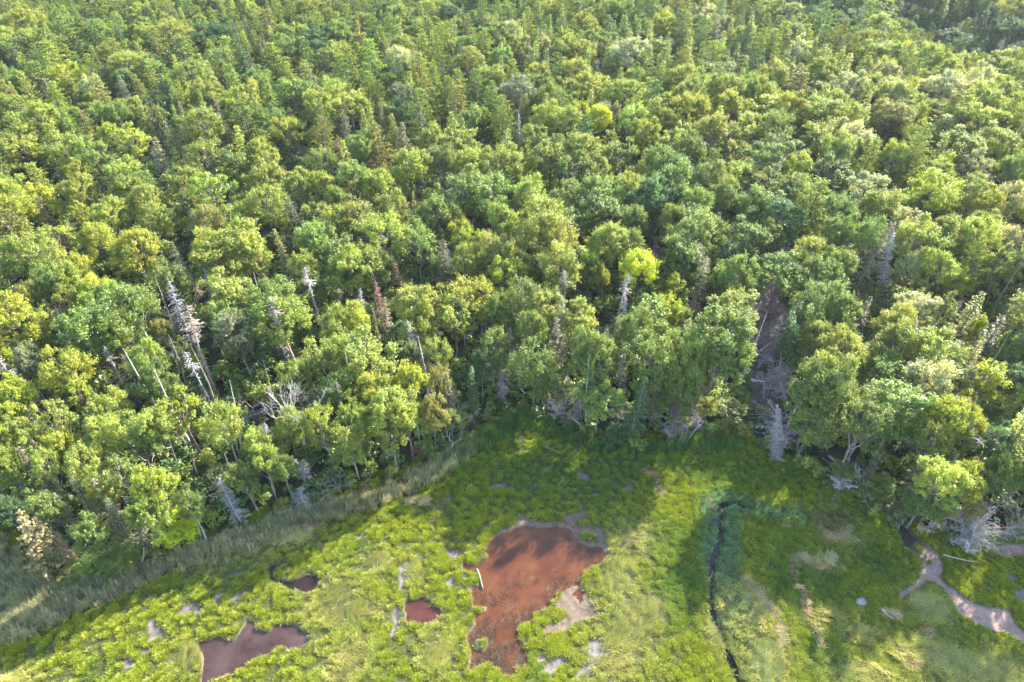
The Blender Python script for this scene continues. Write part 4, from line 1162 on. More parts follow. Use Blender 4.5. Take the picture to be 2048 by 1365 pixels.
# ---- which are in view, which are things and which melt into the mass
for i, t in enumerate(trees):
    t['i'] = i
    px, py, d = proj(t['x'], t['y'], t['z'] + 0.72 * t['h'])
    t['px'], t['py'], t['d'] = float(px), float(py), float(d)
    t['size'] = t['w'] * t['h'] / t['d'] ** 2
    m = 0.45 * t['w'] / t['d'] * F_PX
    t['seen'] = -m < px < 2048 + m and -m < py < 1365 + 2 * m
    nv = {'B': len(BL), 'S': len(SPR), 'G': len(GP), 'P': len(PP)}.get(t['kind'])
    if t['v'] is None: t['v'] = int(rng.integers(nv))
    t['rot'] = float(rng.uniform(0, 2 * PI))
    if t['kind'] == 'G' and 'lean' in t: t['c'] = 'w'
FAM = {'B': 'B', 'S': 'S', 'G': 'S', 'P': 'P', 'D': 'D', 'T': 'D', 'K': 'D', 'X': 'D'}
LIMIT = 290
solo, mass = [], []
for fam in 'BSPD':
    L = [t for t in trees if FAM[t['kind']] == fam and t['seen']]
    L.sort(key=lambda t: -t['size'] * (10 if t['mark'] else 1) * (1.5 if t['hand'] else 1))
    solo += L[:LIMIT]
    mass += L[LIMIT:]
    print(fam, "in view", len(L))
mass += [t for t in trees if not t['seen']]


def jitter(c, s=0.09):
    return tuple(float(v * f) for v, f in zip(c, np.exp(rng.normal(0, s, 1)) * np.exp(rng.normal(0, s * 0.4, 3))))


NAME = {'B': 'broadleaf_tree', 'S': 'spruce_tree', 'G': 'spruce_tree', 'P': 'pine_tree', 'D': 'dead_tree', 'T': 'dead_tree', 'K': 'dead_tree', 'X': 'dead_tree'}
CAT = {'B': 'broadleaf tree', 'S': 'spruce', 'G': 'spruce', 'P': 'pine', 'D': 'dead tree', 'T': 'dead tree', 'K': 'dead tree', 'X': 'dead tree'}
GROUP = {'B': 'broadleaf trees of the wood', 'S': 'spruces of the wood', 'G': 'spruces of the wood', 'P': 'pines of the wood', 'D': 'dead trees standing in the wood', 'T': 'dead trees standing in the wood',
         'K': 'dead trees standing in the wood', 'X': 'dead trees standing in the wood'}


def stand(t):
    """one tree: an Empty at the foot, trunk and crown under it"""
    pr = PROTO[(t['kind'], t['v'])]
    H0_, W0_ = pr['nom']
    root = bpy.data.objects.new(NAME[t['kind']], None)
    root.empty_display_size = 0.5
    COL.objects.link(root)
    root.location = (t['x'], t['y'], t['z'])
    dead = t['kind'] in 'DTKX'
    sz = t['h'] / H0_
    sx = sz * rng.uniform(0.9, 1.15) if dead or (t['kind'] == 'G' and 'lean' in t) else t['w'] / W0_
    if dead: sx = max(sx, 0.75) if t['kind'] != 'X' else max(sx, 0.5)
    if 'lean' in t:
        up = Vector((t['lean'], 0, t['h'])).normalized()
    else:
        up = Vector((rng.normal(0, 0.035), rng.normal(0, 0.035), 1)).normalized()
    q = up.to_track_quat('Z', 'Y')
    root.rotation_mode = 'QUATERNION'
    root.rotation_quaternion = q @ Quaternion((0, 0, 1), t['rot'])
    root.scale = (sx, sx, sz)
    c = bpy.data.objects.new(pr['names'][0], pr['crown']); tr = bpy.data.objects.new(pr['names'][1], pr['trunk'])
    for o in (c, tr):
        COL.objects.link(o); o.parent = root
    if dead:
        k = jitter(WOOD[t['c']], 0.1)
        c.color = (*k, 1); tr.color = (*k, 1)
        c['kind'] = 'stuff'
    else:
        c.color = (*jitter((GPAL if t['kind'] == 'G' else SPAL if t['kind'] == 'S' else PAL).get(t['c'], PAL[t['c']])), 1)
        tr.color = (*jitter((0.2, 0.175, 0.15) if t['kind'] == 'B' else (0.15, 0.125, 0.105), 0.25), 1)
        if t['kind'] == 'G' and 'lean' in t: c.color = (*jitter((0.34, 0.28, 0.13)), 1)
    t['root'] = root
    return root


for t in solo:
    stand(t)
E_ = [round(t['h'], 1) for t in trees if t['kind'] in 'BSP' and 1050 < t['px'] < 1700 and sdist_forest(np.array([t['x']]), np.array([t['y']]))[0] > -6]
print("edge heights", E_)
# ------------------------------------------------------------------ what nobody could count: mass woods, undergrowth, grass (points with copies)
def points_object(name, P, rot, scl, idx, col, protos, label, zmat=None):
    me = bpy.data.meshes.new(name)
    n_ = len(P)
    me.vertices.add(n_); me.vertices.foreach_set("co", np.asarray(P, np.float32).ravel())
    for nm, ty, arr, fld in (("rot", 'FLOAT_VECTOR', rot, "vector"), ("scl", 'FLOAT_VECTOR', scl, "vector"), ("idx", 'INT', idx, "value"),
                             ("icol", 'FLOAT_COLOR', np.concatenate([col, np.ones((n_, 1))], 1), "color")):
        at_ = me.attributes.new(nm, ty, 'POINT')
        at_.data.foreach_set(fld, np.asarray(arr, np.int32 if ty == 'INT' else np.float32).ravel())
    o = bpy.data.objects.new(name, me)
    COL.objects.link(o)
    pc = bpy.data.collections.new(name + "_pieces")
    for i, m in enumerate(protos):
        pc.objects.link(bpy.data.objects.new("piece_%02d" % i, m))
    ng = bpy.data.node_groups.new(name, 'GeometryNodeTree')
    ng.interface.new_socket("Geometry", in_out='INPUT', socket_type='NodeSocketGeometry')
    ng.interface.new_socket("Geometry", in_out='OUTPUT', socket_type='NodeSocketGeometry')
    N, L = ng.nodes, ng.links
    gi = N.new('NodeGroupInput'); go = N.new('NodeGroupOutput')
    ip = N.new('GeometryNodeInstanceOnPoints')
    ci = N.new('GeometryNodeCollectionInfo'); ci.inputs[0].default_value = pc; ci.inputs[1].default_value = True; ci.inputs[2].default_value = True
    ip.inputs['Pick Instance'].default_value = True

    def attr(nm, ty):
        a_ = N.new('GeometryNodeInputNamedAttribute'); a_.data_type = ty; a_.inputs[0].default_value = nm
        return a_.outputs[0]
    e2r = N.new('FunctionNodeEulerToRotation')
    L.new(attr("rot", 'FLOAT_VECTOR'), e2r.inputs[0])
    L.new(gi.outputs[0], ip.inputs['Points']); L.new(ci.outputs[0], ip.inputs['Instance'])
    L.new(attr("idx", 'INT'), ip.inputs['Instance Index']); L.new(e2r.outputs[0], ip.inputs['Rotation']); L.new(attr("scl", 'FLOAT_VECTOR'), ip.inputs['Scale'])
    L.new(ip.outputs[0], go.inputs[0])
    md = o.modifiers.new("copies", 'NODES'); md.node_group = ng
    tag(o, label, None, None, 'stuff')
    return o


def joined(key, leafmat, woodmat):
    lf, wd = PROTO[key]['mb']
    mb = MB()
    for src, m in ((lf, 0), (wd, 1)):
        off = mb.n
        mb.v += src.v; mb.f += [f + off for f in src.f]; mb.t += src.t; mb.m += [np.full(len(f), m, np.int32) for f in src.f]; mb.n += src.n
    return mb.mesh("tree_piece", [leafmat, woodmat])


M_NEEDLE_I = leaf_material("needle_mass", 'INSTANCER', trans=0.3, gloss=0.03)
for nm, kinds, label in (("broadleaf_woodland", 'B', "leafy canopy of the wood running on to the horizon between and beyond the nearer trees"),
                         ("conifer_woodland", 'SGP', "pine and spruce canopy of the far wood beyond the nearer trees")):
    L_ = [t for t in mass if t['kind'] in kinds]
    keys = sorted({(t['kind'], t['v']) for t in L_})
    pm = [joined(k, M_LEAF_I if k[0] == 'B' else M_NEEDLE_I, M_BARK) for k in keys]
    P = np.array([(t['x'], t['y'], t['z']) for t in L_])
    rot = np.array([(0, 0, t['rot']) for t in L_])
    scl = np.array([(t['w'] / PROTO[(t['kind'], t['v'])]['nom'][1],) * 2 + (t['h'] / PROTO[(t['kind'], t['v'])]['nom'][0],) for t in L_])
    points_object(nm, P, rot, scl, [keys.index((t['kind'], t['v'])) for t in L_], np.array([jitter((GPAL if t['kind'] == 'G' else SPAL if t['kind'] == 'S' else PAL).get(t['c'], PAL[t['c']])) for t in L_]), pm, label)

# undergrowth on the forest floor
XY = []
m_ = 15000
ux = rng.uniform(-130, 130, m_); uy = rng.uniform(40, 175, m_)
sd = -sdist_forest(ux, uy)
clr = np.zeros(m_, bool)
for p in CLEAR: clr |= inside(p, ux, uy)
px_, py_, _d = proj(ux, uy, 0.5)
keep_ = ~inside(CLEAR[1], ux, uy) & (sd > 0.3) & (px_ > -250) & (px_ < 2350) & ((rng.random(m_) < np.where(sd < 40, 0.8, 0.5)) | clr)
ux, uy, sd, clr = ux[keep_], uy[keep_], sd[keep_], clr[keep_]
s_ = rng.uniform(0.6, 1.5, len(ux)) * np.where(sd < 3, 0.8, 1.15)
colr_ = np.where(rng.random(len(ux))[:, None] < 0.5, np.array(PAL['m'])[None] * 1.05, np.where(rng.random(len(ux))[:, None] < 0.4, np.array(PAL['l'])[None], np.array(PAL['d'])[None] * 1.2)) * np.exp(rng.normal(0, 0.15, (len(ux), 1)))
points_object("undergrowth", np.stack([ux, uy, zground(ux, uy)], 1), np.stack([0 * ux, 0 * ux, rng.uniform(0, 6.28, len(ux))], 1), np.stack([s_, s_, s_ * rng.uniform(.7, 1.5, len(ux))], 1),
              rng.integers(0, 4, len(ux)), colr_, [joined(('U', i), M_LEAF_I, M_BARK) for i in range(4)], "low leafy undergrowth covering the forest floor")
print("undergrowth", len(ux))

# ---- grass
def tuft(seed, n_=16, H=0.34, W=0.016, spread=0.17, lean=0.5):
    g = np.random.default_rng(seed)
    mb = MB()
    for i in range(n_):
        a = g.uniform(0, 6.28); r = spread * math.sqrt(g.random())
        b0 = np.array((r * math.cos(a), r * math.sin(a), -0.03))
        h = H * g.uniform(0.6, 1.15) * (1 - 0.3 * r / spread)
        a2 = a + g.normal(0, 0.7)
        d = np.array((math.cos(a2), math.sin(a2), 0)) * lean * (0.3 + r / spread)
        s = np.array((-math.sin(a2 + 0.6), math.cos(a2 + 0.6), 0)) * W
        m = b0 + np.array((0, 0, h * 0.62)) + d * h * 0.35
        t = b0 + np.array((0, 0, h)) + d * h
        V = [b0 - s, b0 + s, m + s * 0.85, m - s * 0.85, t + s * 0.15, t - s * 0.15]
        mb.add(V, [(0, 1, 2, 3), (3, 2, 4, 5)], np.clip(0.45 + g.normal(0, 0.17), 0, 1))
    return mb.mesh("tuft_piece", [M_GRASS])


grass_p = [tuft(1), tuft(2, 18, 0.30, 0.018, 0.2, 0.7), tuft(3, 14, 0.4, 0.014, 0.14, 0.4), tuft(4, 20, 0.26, 0.02, 0.2, 0.9)]
reed_p = [tuft(11, 14, 1.05, 0.016, 0.25, 0.22), tuft(12, 12, 1.25, 0.015, 0.22, 0.3), tuft(13, 16, 0.85, 0.017, 0.25, 0.35)]
flat_p = [tuft(21, 18, 0.42, 0.019, 0.2, 1.5), tuft(22, 16, 0.46, 0.018, 0.16, 1.7)]
n_ = 300000
gxs = rng.uniform(-62, 64, n_); gys = rng.uniform(20, 66, n_)
px_, py_, _d = proj(gxs, gys, 0.0)
ok = (px_ > -160) & (px_ < 2210) & (py_ < 1480)
gxs, gys = gxs[ok], gys[ok]
f = fields(gxs, gys)
n1 = fnoise(gxs, gys, 1.1, 50); n2 = vnoise(gxs, gys, 0.45, 51); n3 = fnoise(gxs, gys, 4.5, 52)
dry = np.minimum.reduce([f['pond'], f['red'], f['low'], f['hook'], f['pan'], f['ch'], f['mud']])
cre = f['creek'] - 0.2 - 0.2 * n1
alive = (dry > 0.07) & (np.minimum(f['pan'], f['ch']) > 0.2) & (cre > 0.0) & (f['forest'] > -1.2)
# hummocky cover: gaps between the clumps on the bright lower marsh and on the upper marsh
hum = smooth(0.36, 0.6, fnoise(gxs, gys, 0.5, 4, 2))
plain = smooth(12, 20, gxs)
hum = hum * (1 - plain * 0.6) + plain * 0.6 * 0.8
dens = 0.3 + 0.7 * hum
dens = np.where((f['pale'] > 0.45), dens * 0.9, dens)
alive &= rng.random(len(gxs)) < dens
gxs, gys = gxs[alive], gys[alive]
for k_ in f: f[k_] = f[k_][alive]
n1, n2, n3, dry, hum = n1[alive], n2[alive], n3[alive], dry[alive], hum[alive]
N_ = len(gxs)
reed = (f['reed'] < 0.3) & (rng.random(N_) < smooth(0.3, -0.8, f['reed']))
teal = (f['teal'] < 0.2) & ~reed
wr = smooth(0.42, 0.1, f['wrack'] + 0.5 * (n1 - 0.5))
isw = rng.random(N_) < wr * 0.85
pale = f['pale'] * (0.35 + 0.9 * n1)
flat = (pale > 0.5) & ~reed
c0 = np.array((0.25, 0.295, 0.02)); c_lush_shade = np.array((0.105, 0.195, 0.03)); c_pale = np.array((0.37, 0.37, 0.15)); c_teal = np.array((0.14, 0.27, 0.18)); c_tan = np.array((0.46, 0.36, 0.26))
gc = np.broadcast_to(c0, (N_, 3)).copy()
gc = mixc(gc, c_lush_shade, np.clip(f['lush_shade'] * 0.8 + 0.55 * smooth(0.55, 0.8, n3), 0, 1))  # this deep green also carries the shade lying on the marsh
gc = mixc(gc, c_pale, np.clip(pale * 1.05, 0, 0.9))
gc = mixc(gc, c_teal, np.where(teal, np.clip(0.45 + 0.6 * n1, 0, 1) * smooth(0.4, -1.3, f['teal']) * (0.45 + 0.55 * smooth(30, 38, gys)), 0))
mid = smooth(-10, -2, gxs)
gc = np.where(reed[:, None], (1 - mid[:, None]) * np.array((0.31, 0.37, 0.24)) + mid[:, None] * np.array((0.1, 0.2, 0.06)), gc)
drier = np.where(reed, (rng.random(N_) < 0.7 - 0.65 * mid) * (0.5 + smooth(-0.5, 0.2, f['reed']) * 0.4), 0)
gc = mixc(gc, c_tan, drier)
gc = mixc(gc, c_tan, np.where(isw, 0.9, 0.0))
lipk = smooth(0.3, 0.05, dry) * (rng.random(N_) < 0.35)
gc = mixc(gc, (0.4, 0.31, 0.17), lipk * 0.7)
straw = (rng.random(N_) < np.where(teal & (gys < 40), 0.3, 0)) | (rng.random(N_) < 0.03 + 0.3 * np.clip(pale, 0, 1)) & ~reed & ~(teal & (gys > 40))
gc = mixc(gc, (0.4, 0.36, 0.17), np.where(straw, 0.8, 0))
gc *= np.exp(rng.normal(0, 0.2, (N_, 1))) * (0.85 + 0.3 * hum[:, None])
idx = rng.integers(0, 4, N_)
idx = np.where(reed, 4 + rng.integers(0, 3, N_), idx)
idx = np.where(teal, np.where(rng.random(N_) < 0.18, 6, idx), idx)
idx = np.where(flat | isw, 7 + rng.integers(0, 2, N_), idx)
s_ = rng.uniform(0.75, 1.3, N_) * np.where(reed, 1.0, 0.5 + 0.6 * hum)
sz_ = s_ * np.where(flat | isw, 0.55, 1.0) * np.where(reed, 0.85, 0.72)
sw = fnoise(gxs, gys, 6.0, 60, 2) * 8.0       # grass lies over in swathes
rz_ = np.where(flat | isw, sw + rng.normal(0, 0.35, N_), rng.uniform(0, 6.28, N_))
tilt = np.where(flat | isw, 0.55, 0.0)
P = np.stack([gxs, gys, sample_z(gxs, gys)], 1)
rot = np.stack([tilt, 0 * tilt, rz_], 1)
scl = np.stack([s_, s_, sz_], 1)
for nm, sel, label in (("reeds", reed, "tall blue green and tan reeds along the foot of the wood"), ("marsh_grass", ~reed, "short yellow green marsh grass in tufts and flattened swathes")):
    points_object(nm, P[sel], rot[sel], scl[sel], idx[sel], gc[sel], grass_p + reed_p + flat_p, label)
print("tufts", N_)
# ------------------------------------------------------------------ fallen trees, logs, shrubs


def lie(bx, by, tx, ty, key, c, name, label, cat, group, z0=0.25, z1=0.45, fat=1.0):
    """a dead tree lying from pixel (bx, by) to (tx, ty) of the photograph's ground"""
    a_ = at(bx, by); b_ = at(tx, ty)
    a_[2] = zg(a_[0], a_[1]) + z0; b_[2] = zg(b_[0], b_[1]) + z1
    pr = PROTO[key]
    v = Vector(b_ - a_); Ln = v.length
    root = bpy.data.objects.new(name, None); COL.objects.link(root)
    root.location = a_
    root.rotation_mode = 'QUATERNION'
    root.rotation_quaternion = v.normalized().to_track_quat('Z', 'Y') @ Quaternion((0, 0, 1), rng.uniform(0, 6.28))
    s = Ln / pr['nom'][0]
    root.scale = (max(s, 0.55) * fat, max(s, 0.55) * fat, s)
    col = jitter(WOOD[c], 0.08)
    for nm, me_ in ((pr['names'][0], pr['crown']), (pr['names'][1], pr['trunk'])):
        o = bpy.data.objects.new(nm, me_); COL.objects.link(o); o.parent = root; o.color = (*col, 1)
        if nm == 'branches': o['kind'] = 'stuff'
    tag(root, label, cat, group)
    return root


FG = "fallen dead trees along the edge of the wood"
FALLEN = [
    (1936, 1031, 1830, 1072, 'D2', 'a', "fallen grey tree lying over the mud at right, tip towards the channel head", 1.3),
    (1944, 1045, 1926, 1112, 'D2', 'w', "broad pale fallen tree fanning its branches over the mud at right", 2.6),
    (1881, 1122, 1950, 1136, 'K0', 'a', "slim grey log on the grass below the fanned fallen tree", 0.8),
    (1708, 986, 1660, 970, 'X0', 'w', "small white branched tree fallen onto the grass at the right edge of the wood", 1.2),
    (1980, 1014, 2052, 1068, 'D0', 'a', "grey fallen trunk slanting down to the right edge of the photo", 1.2),
    (2014, 1044, 2046, 1018, 'X1', 'a', "forked bare branch sticking up beside the right edge trunk", 1.0),
    (400, 997, 470, 985, 'K1', 'a', "bare grey log lying level in the brush at lower left", 1.0),
    (335, 960, 294, 925, 'X2', 'a', "grey branched tree fallen in the brush at lower left", 1.1),
    (1052, 799, 1012, 770, 'X1', 'a', "bleached tangle of branches fallen at the inner marsh corner", 1.4),
    (1158, 860, 1106, 812, 'D2', 'a', "grey dead tree leaning flat beside the grass, right of the marsh corner", 1.5),
    (1343, 857, 1385, 880, 'X0', 'a', "bare branches reaching onto the grass right of the centre shrubs", 1.2),
    (1340, 855, 1318, 875, 'X2', 'a', "low fan of bare twigs over the grass at the middle of the edge", 1.2),
    (1535, 755, 1481, 716, 'X0', 'p', "purplish branched tree fallen across the dark ravine", 1.3),
    (1562, 780, 1495, 792, 'D2', 'p', "flat fallen spruce at the foot of the dark ravine", 1.3),
    (1550, 597, 1510, 632, 'D2', 'p', "upper fallen spruce in the dark ravine right of centre", 1.3),
    (1512, 640, 1484, 690, 'D2', 'p', "purplish spruce lying down the left side of the dark ravine", 1.3),
    (1567, 690, 1548, 640, 'D2', 'p', "purplish spruce lying along the right side of the dark ravine", 1.2),
    (1500, 735, 1560, 700, 'X1', 'p', "crossed dead limbs in the middle of the dark ravine", 1.2),
    (1352, 838, 1335, 884, 'D2', 'a', "broad fan of grey branches over the grass at the middle of the edge", 2.1),
    (1548, 850, 1556, 914, 'D2', 'a', "broad fan of grey branches at the grass edge below the dark ravine", 2.2),
    (1132, 800, 1108, 848, 'D2', 'a', "broad grey fan of branches under the grey dead spruce at the grass edge", 2.0),
    (1385, 800, 1378, 850, 'D1', 'a', "narrow grey twiggy spruce hanging over the edge left of the ravine foot", 1.6),
    (1545, 770, 1562, 825, 'D2', 'p', "wide purplish fan of branches at the lower end of the dark ravine", 2.0),
    (1530, 690, 1495, 720, 'D2', 'p', "wide purplish fan of branches at the left of the dark ravine", 2.0),
    (1000, 735, 1022, 778, 'D1', 'a', "grey twiggy spruce slumped by the snag at the marsh corner", 1.8),
    (470, 1000, 420, 968, 'D2', 'a', "grey fan of branches in the brush at lower left above the reeds", 1.8),
    (650, 842, 612, 806, 'D2', 'a', "bleached fan of branches in the brush below the left clearing", 1.9),
    (1690, 950, 1668, 985, 'D2', 'w', "pale fan of branches sprawled on the grass left of the mud channel head", 1.8),
    (1965, 1045, 1895, 1098, 'D2', 'a', "grey fallen tree lying under the broad pale fan at right", 1.6),
    (1975, 1030, 1880, 1048, 'D1', 'w', "whitish twiggy trunk lying level above the broad pale fan at right", 1.6),
    (2040, 1050, 1985, 1085, 'D2', 'a', "grey branches fallen over the mud bank at the right edge", 1.7),
    (1740, 985, 1700, 1005, 'X1', 'a', "thin grey limbs fallen on the grass above the wet head of the channel", 1.3),
    (1522, 612, 1545, 665, 'D1', 'p', "dense twiggy spruce lying at the top of the dark ravine", 1.3),
    (1545, 720, 1505, 765, 'D1', 'p', "dense twiggy spruce lying across the middle of the dark ravine", 1.3),
    (1556, 655, 1520, 700, 'D1', 'b', "brownish twiggy spruce lying under the right side of the dark ravine", 1.2),
    (1495, 790, 1540, 815, 'X2', 'p', "bare limbs heaped at the lower end of the dark ravine", 1.2),
    (1367, 846, 1344, 880, 'X0', 'w', "whitish bare branches hanging over the grass right of the middle", 1.2),
    (1398, 862, 1375, 890, 'K0', 'a', "short pale log pointing down into the grass right of the middle", 1.0),
    (1538, 880, 1570, 912, 'X2', 'a', "grey branches spilled at the foot of the purplish snag", 1.2),
    (673, 838, 618, 818, 'X2', 'a', "bleached branches fallen in the brush left of centre", 1.3),
    (560, 833, 489, 857, 'D0', 'p', "dark tangle of brush wood below the left clearing", 1.4),
    (530, 826, 486, 846, 'X1', 'p', "thin dead limbs crossing in the brush below the left clearing", 1.2),
    (905, 905, 900, 885, 'X2', 'w', "white twigs at the grass edge left of the marsh corner", 1.0),
    (1440, 700, 1500, 720, 'K1', 'p', "thin dead trunk lying left of the dark ravine", 1.0),
    (640, 800, 700, 830, 'K0', 'a', "thin bare trunk lying in the brush left of centre", 1.0),
]
for (bx, by, tx, ty, k, c, lab, fat) in FALLEN:
    lie(bx, by, tx, ty, (k[0], int(k[1])), c, "fallen_tree", lab, "fallen tree", FG, fat=fat * (1.4 if 'ravine' in lab else 1.15), z0=1.1 + (1.0 if 'ravine' in lab else 0), z1=1.0 + (0.9 if 'ravine' in lab else 0))
lie(255, 1143, 133, 1182, ('D', 0), 'w', "driftwood_tree", "long driftwood tree lying along the grass below the lower left wood", "driftwood", None, fat=0.9)
lie(412, 1113, 456, 1081, ('K', 0), 'c', "driftwood_pole", "thin pale pole lying in the dry reeds at lower left", "driftwood", None, fat=0.4)
lie(1763, 1222, 1785, 1243, ('K', 1), 'a', "driftwood_stump", "grey driftwood stump with a root lying in the lower right grass", "driftwood", None, fat=1.6)
lie(1092, 897, 1124, 912, ('K', 1), 'c', "driftwood_pole", "thin brown pole lying in the grass below the marsh corner", "driftwood", None, fat=0.5)
lie(1588, 1178, 1608, 1177, ('K', 0), 'c', "driftwood_pole", "short pale stick lying by the tan strip right of the creek", "driftwood", None, fat=0.35)

LM = None


def log(bx, by, tx, ty, r, c, label):
    a_, b_ = at(bx, by, 0.0), at(tx, ty, 0.0)
    mb = MB()
    d = b_ - a_
    ts = np.linspace(0, 1, 9)
    P = [d * q + np.array((0.06 * math.sin(q * 5), 0.05 * math.cos(q * 7), 0.04 * math.sin(q * 4))) for q in ts]
    mb.tube(P, r * (1 - 0.35 * ts) * np.array([0.7, 1, 1.03, .97, 1, .95, 1, .9, .5]), 9)
    o = add_obj("log", mb.mesh("log", [M_DEAD]), None, (a_[0], a_[1], 0.02), c)
    tag(o, label, "log")
    mb = MB()
    for q, s in ((0.2, 1), (0.45, -1), (0.7, 1)):
        p = d * q; n2_ = np.array((-d[1], d[0], 0)) / np.linalg.norm(d) * s
        mb.tube([p, p + n2_ * 0.25 + np.array((0, 0, 0.12))], [r * 0.3, r * 0.15], 5)
    add_obj("branch_stub", mb.mesh("branch_stub", [M_DEAD]), o, None, c)
    return o


log(953, 1139, 967, 1178, 0.13, (0.24, 0.2, 0.15), "pale bleached log at the left shore of the orange brown pond")

# dead stems and drowned tufts standing in the pond
def in_pond(n__):
    b0, b1 = POND.min(0), POND.max(0)
    x = rng.uniform(b0[0], b1[0], n__); y = rng.uniform(b0[1], b1[1], n__)
    return x, y, sdist(POND, x, y)


x, y, d = in_pond(9000)
pp = proj(x, y, 0)
low = smooth(1080, 1330, pp[1]); side_ = smooth(-1.6, -0.2, d)
cl_ = fnoise(x, y, 1.3, 77)
keep_ = (d < -0.1) & (rng.random(len(x)) < (0.035 + 0.75 * low ** 1.2 + 0.35 * side_ * smooth(1000, 1100, pp[1])) * smooth(0.42, 0.66, cl_ + 0.12 * low))
x, y = x[keep_], y[keep_]
nn_ = len(x)
dead_c = np.where(rng.random((nn_, 1)) < 0.3, np.array((0.22, 0.17, 0.11))[None], np.array((0.05, 0.04, 0.03))[None]) * np.exp(rng.normal(0, 0.25, (nn_, 1)))
s_ = rng.uniform(0.5, 1.1, nn_)
points_object("drowned_weeds", np.stack([x, y, np.full(nn_, -0.17)], 1), np.stack([0 * x, 0 * x, rng.uniform(0, 6.28, nn_)], 1), np.stack([s_, s_, s_ * 0.45], 1), rng.integers(0, 2, nn_), dead_c, [grass_p[1], grass_p[3]],
              "dark drowned weeds and dead stems standing in the shallow pond")

# shrubs along the foot of the wood that stand out
SG = "shrubs along the edge of the wood"
SHR = [(785, 940, 26, 'r', 0, "rust red shrub at the foot of the wood left of the marsh corner"), (829, 903, 20, 'r', 1, "small rust red shrub, the right one of the pair left of the marsh corner"),
       (733, 962, 34, 'o', 2, "brownish shrub at the reeds below the white twig"), (1560, 990, 1, 'm', 0, ""), (646, 962, 18, 'r', 1, "narrow rusty shrub behind the reeds at lower left"),
       (975, 832, 24, 'o', 0, "brown tinged shrub at the inner corner of the marsh"), (690, 945, 30, 'd', 0, "dark green shrub behind the reeds at lower left"),
       (560, 1005, 40, 'o', 2, "olive shrub spilling onto the reeds at lower left"), (520, 985, 40, 'y', 0, "yellow green shrub behind the reeds at lower left"),
       (1226, 875, 60, 'd', 2, "low dark shrub at the grass edge below the rounded tree"), (1275, 885, 44, 'm', 0, "mid green shrub at the grass edge beside the small white snag"),
       (1180, 858, 40, 'm', 1, "mid green shrub under the grey dead spruce at the grass edge"), (1490, 860, 38, 'o', 0, "olive shrub at the grass edge below the ravine"),
       (1655, 950, 46, 'd', 2, "dark shrub at the grass edge under the right hand trees"), (1730, 985, 40, 'm', 0, "mid green shrub beside the fallen white tree"),
       (1795, 1040, 36, 'g', 1, "grey green shrub at the head of the mud channel"), (1990, 1075, 40, 'm', 2, "green shrub behind the mud bank at the right edge"),
       (1900, 1078, 32, 'd', 2, "dark shrub between the two fallen trees at right"), (100, 1150, 46, 'o', 2, "brown olive shrub at the lower left corner of the wood"),
       (145, 1155, 40, 'd', 0, "dark shrub behind the driftwood tree at lower left"), (215, 1148, 46, 'm', 2, "green shrub above the driftwood tree at lower left"),
       (325, 1105, 44, 'o', 0, "olive shrub beside the low lime tree"), (432, 1040, 40, 'l', 0, "light green shrub by the leaning snag at lower left"),
       (1420, 855, 34, 'm', 0, "mid green shrub at the edge left of the ravine foot"), (1010, 812, 34, 'd', 2, "dark shrub right at the inner corner of the marsh"),
       (1080, 822, 40, 'd', 0, "dark shrub right of the bleached tangle"), (860, 905, 40, 'm', 0, "mid green shrub right of the rust red pair"),
       (930, 878, 40, 'm', 2, "green shrub halfway between the red pair and the marsh corner"), (620, 985, 40, 'd', 1, "dark green shrub by the root clump at lower left")]
for (px, py, w, c, v, lab) in SHR:
    if not lab: continue
    x, y, z = solve(px, py, 0.8, 1.0)
    d = proj(x, y, z)[2]
    pr = PROTO[('U', v)]
    wm = max(1.0, w / F_PX * d)
    root = bpy.data.objects.new("shrub", None); COL.objects.link(root)
    root.location = (x, y, z); root.rotation_euler = (0, 0, rng.uniform(0, 6)); s = wm / pr['nom'][1]
    root.scale = (s, s, s * rng.uniform(0.9, 1.2))
    for nm, me_, cc in (("foliage", pr['crown'], jitter(PAL[c])), ("stem", pr['trunk'], (0.15, 0.12, 0.1))):
        o = bpy.data.objects.new(nm, me_); COL.objects.link(o); o.parent = root; o.color = (*cc, 1)
    tag(root, lab, "shrub", SG)

# the little orange spot among the fallen trees
p = at(1993, 1056, 0.9)
mb = MB()
d = unit(160)
mb.leaves(np.array((0, 0, 0)) + d * np.array((0.28, 0.28, 0.25)) * rng.random((160, 1)) ** 0.4, d + np.array((0, 0, .5)), 0.1, 0.06, rng.uniform(.3, .8, 160))
r_ = bpy.data.objects.new("orange_sprig", None); COL.objects.link(r_); r_.location = (p[0], p[1], zg(p[0], p[1]))
o = add_obj("foliage", mb.mesh("sprig_leaves", [M_LEAF]), r_, (0, 0, 0.9), (0.6, 0.16, 0.05))
mb = MB(); mb.tube([(0, 0, -0.1), (0.05, 0, 0.45), (0, 0, 0.9)], [0.03, 0.025, 0.015], 5)
add_obj("stem", mb.mesh("sprig_stem", [M_DEAD]), r_, None, (0.2, 0.15, 0.12))
tag(r_, "small bright orange sprig among the fallen branches at the right edge", "plant")
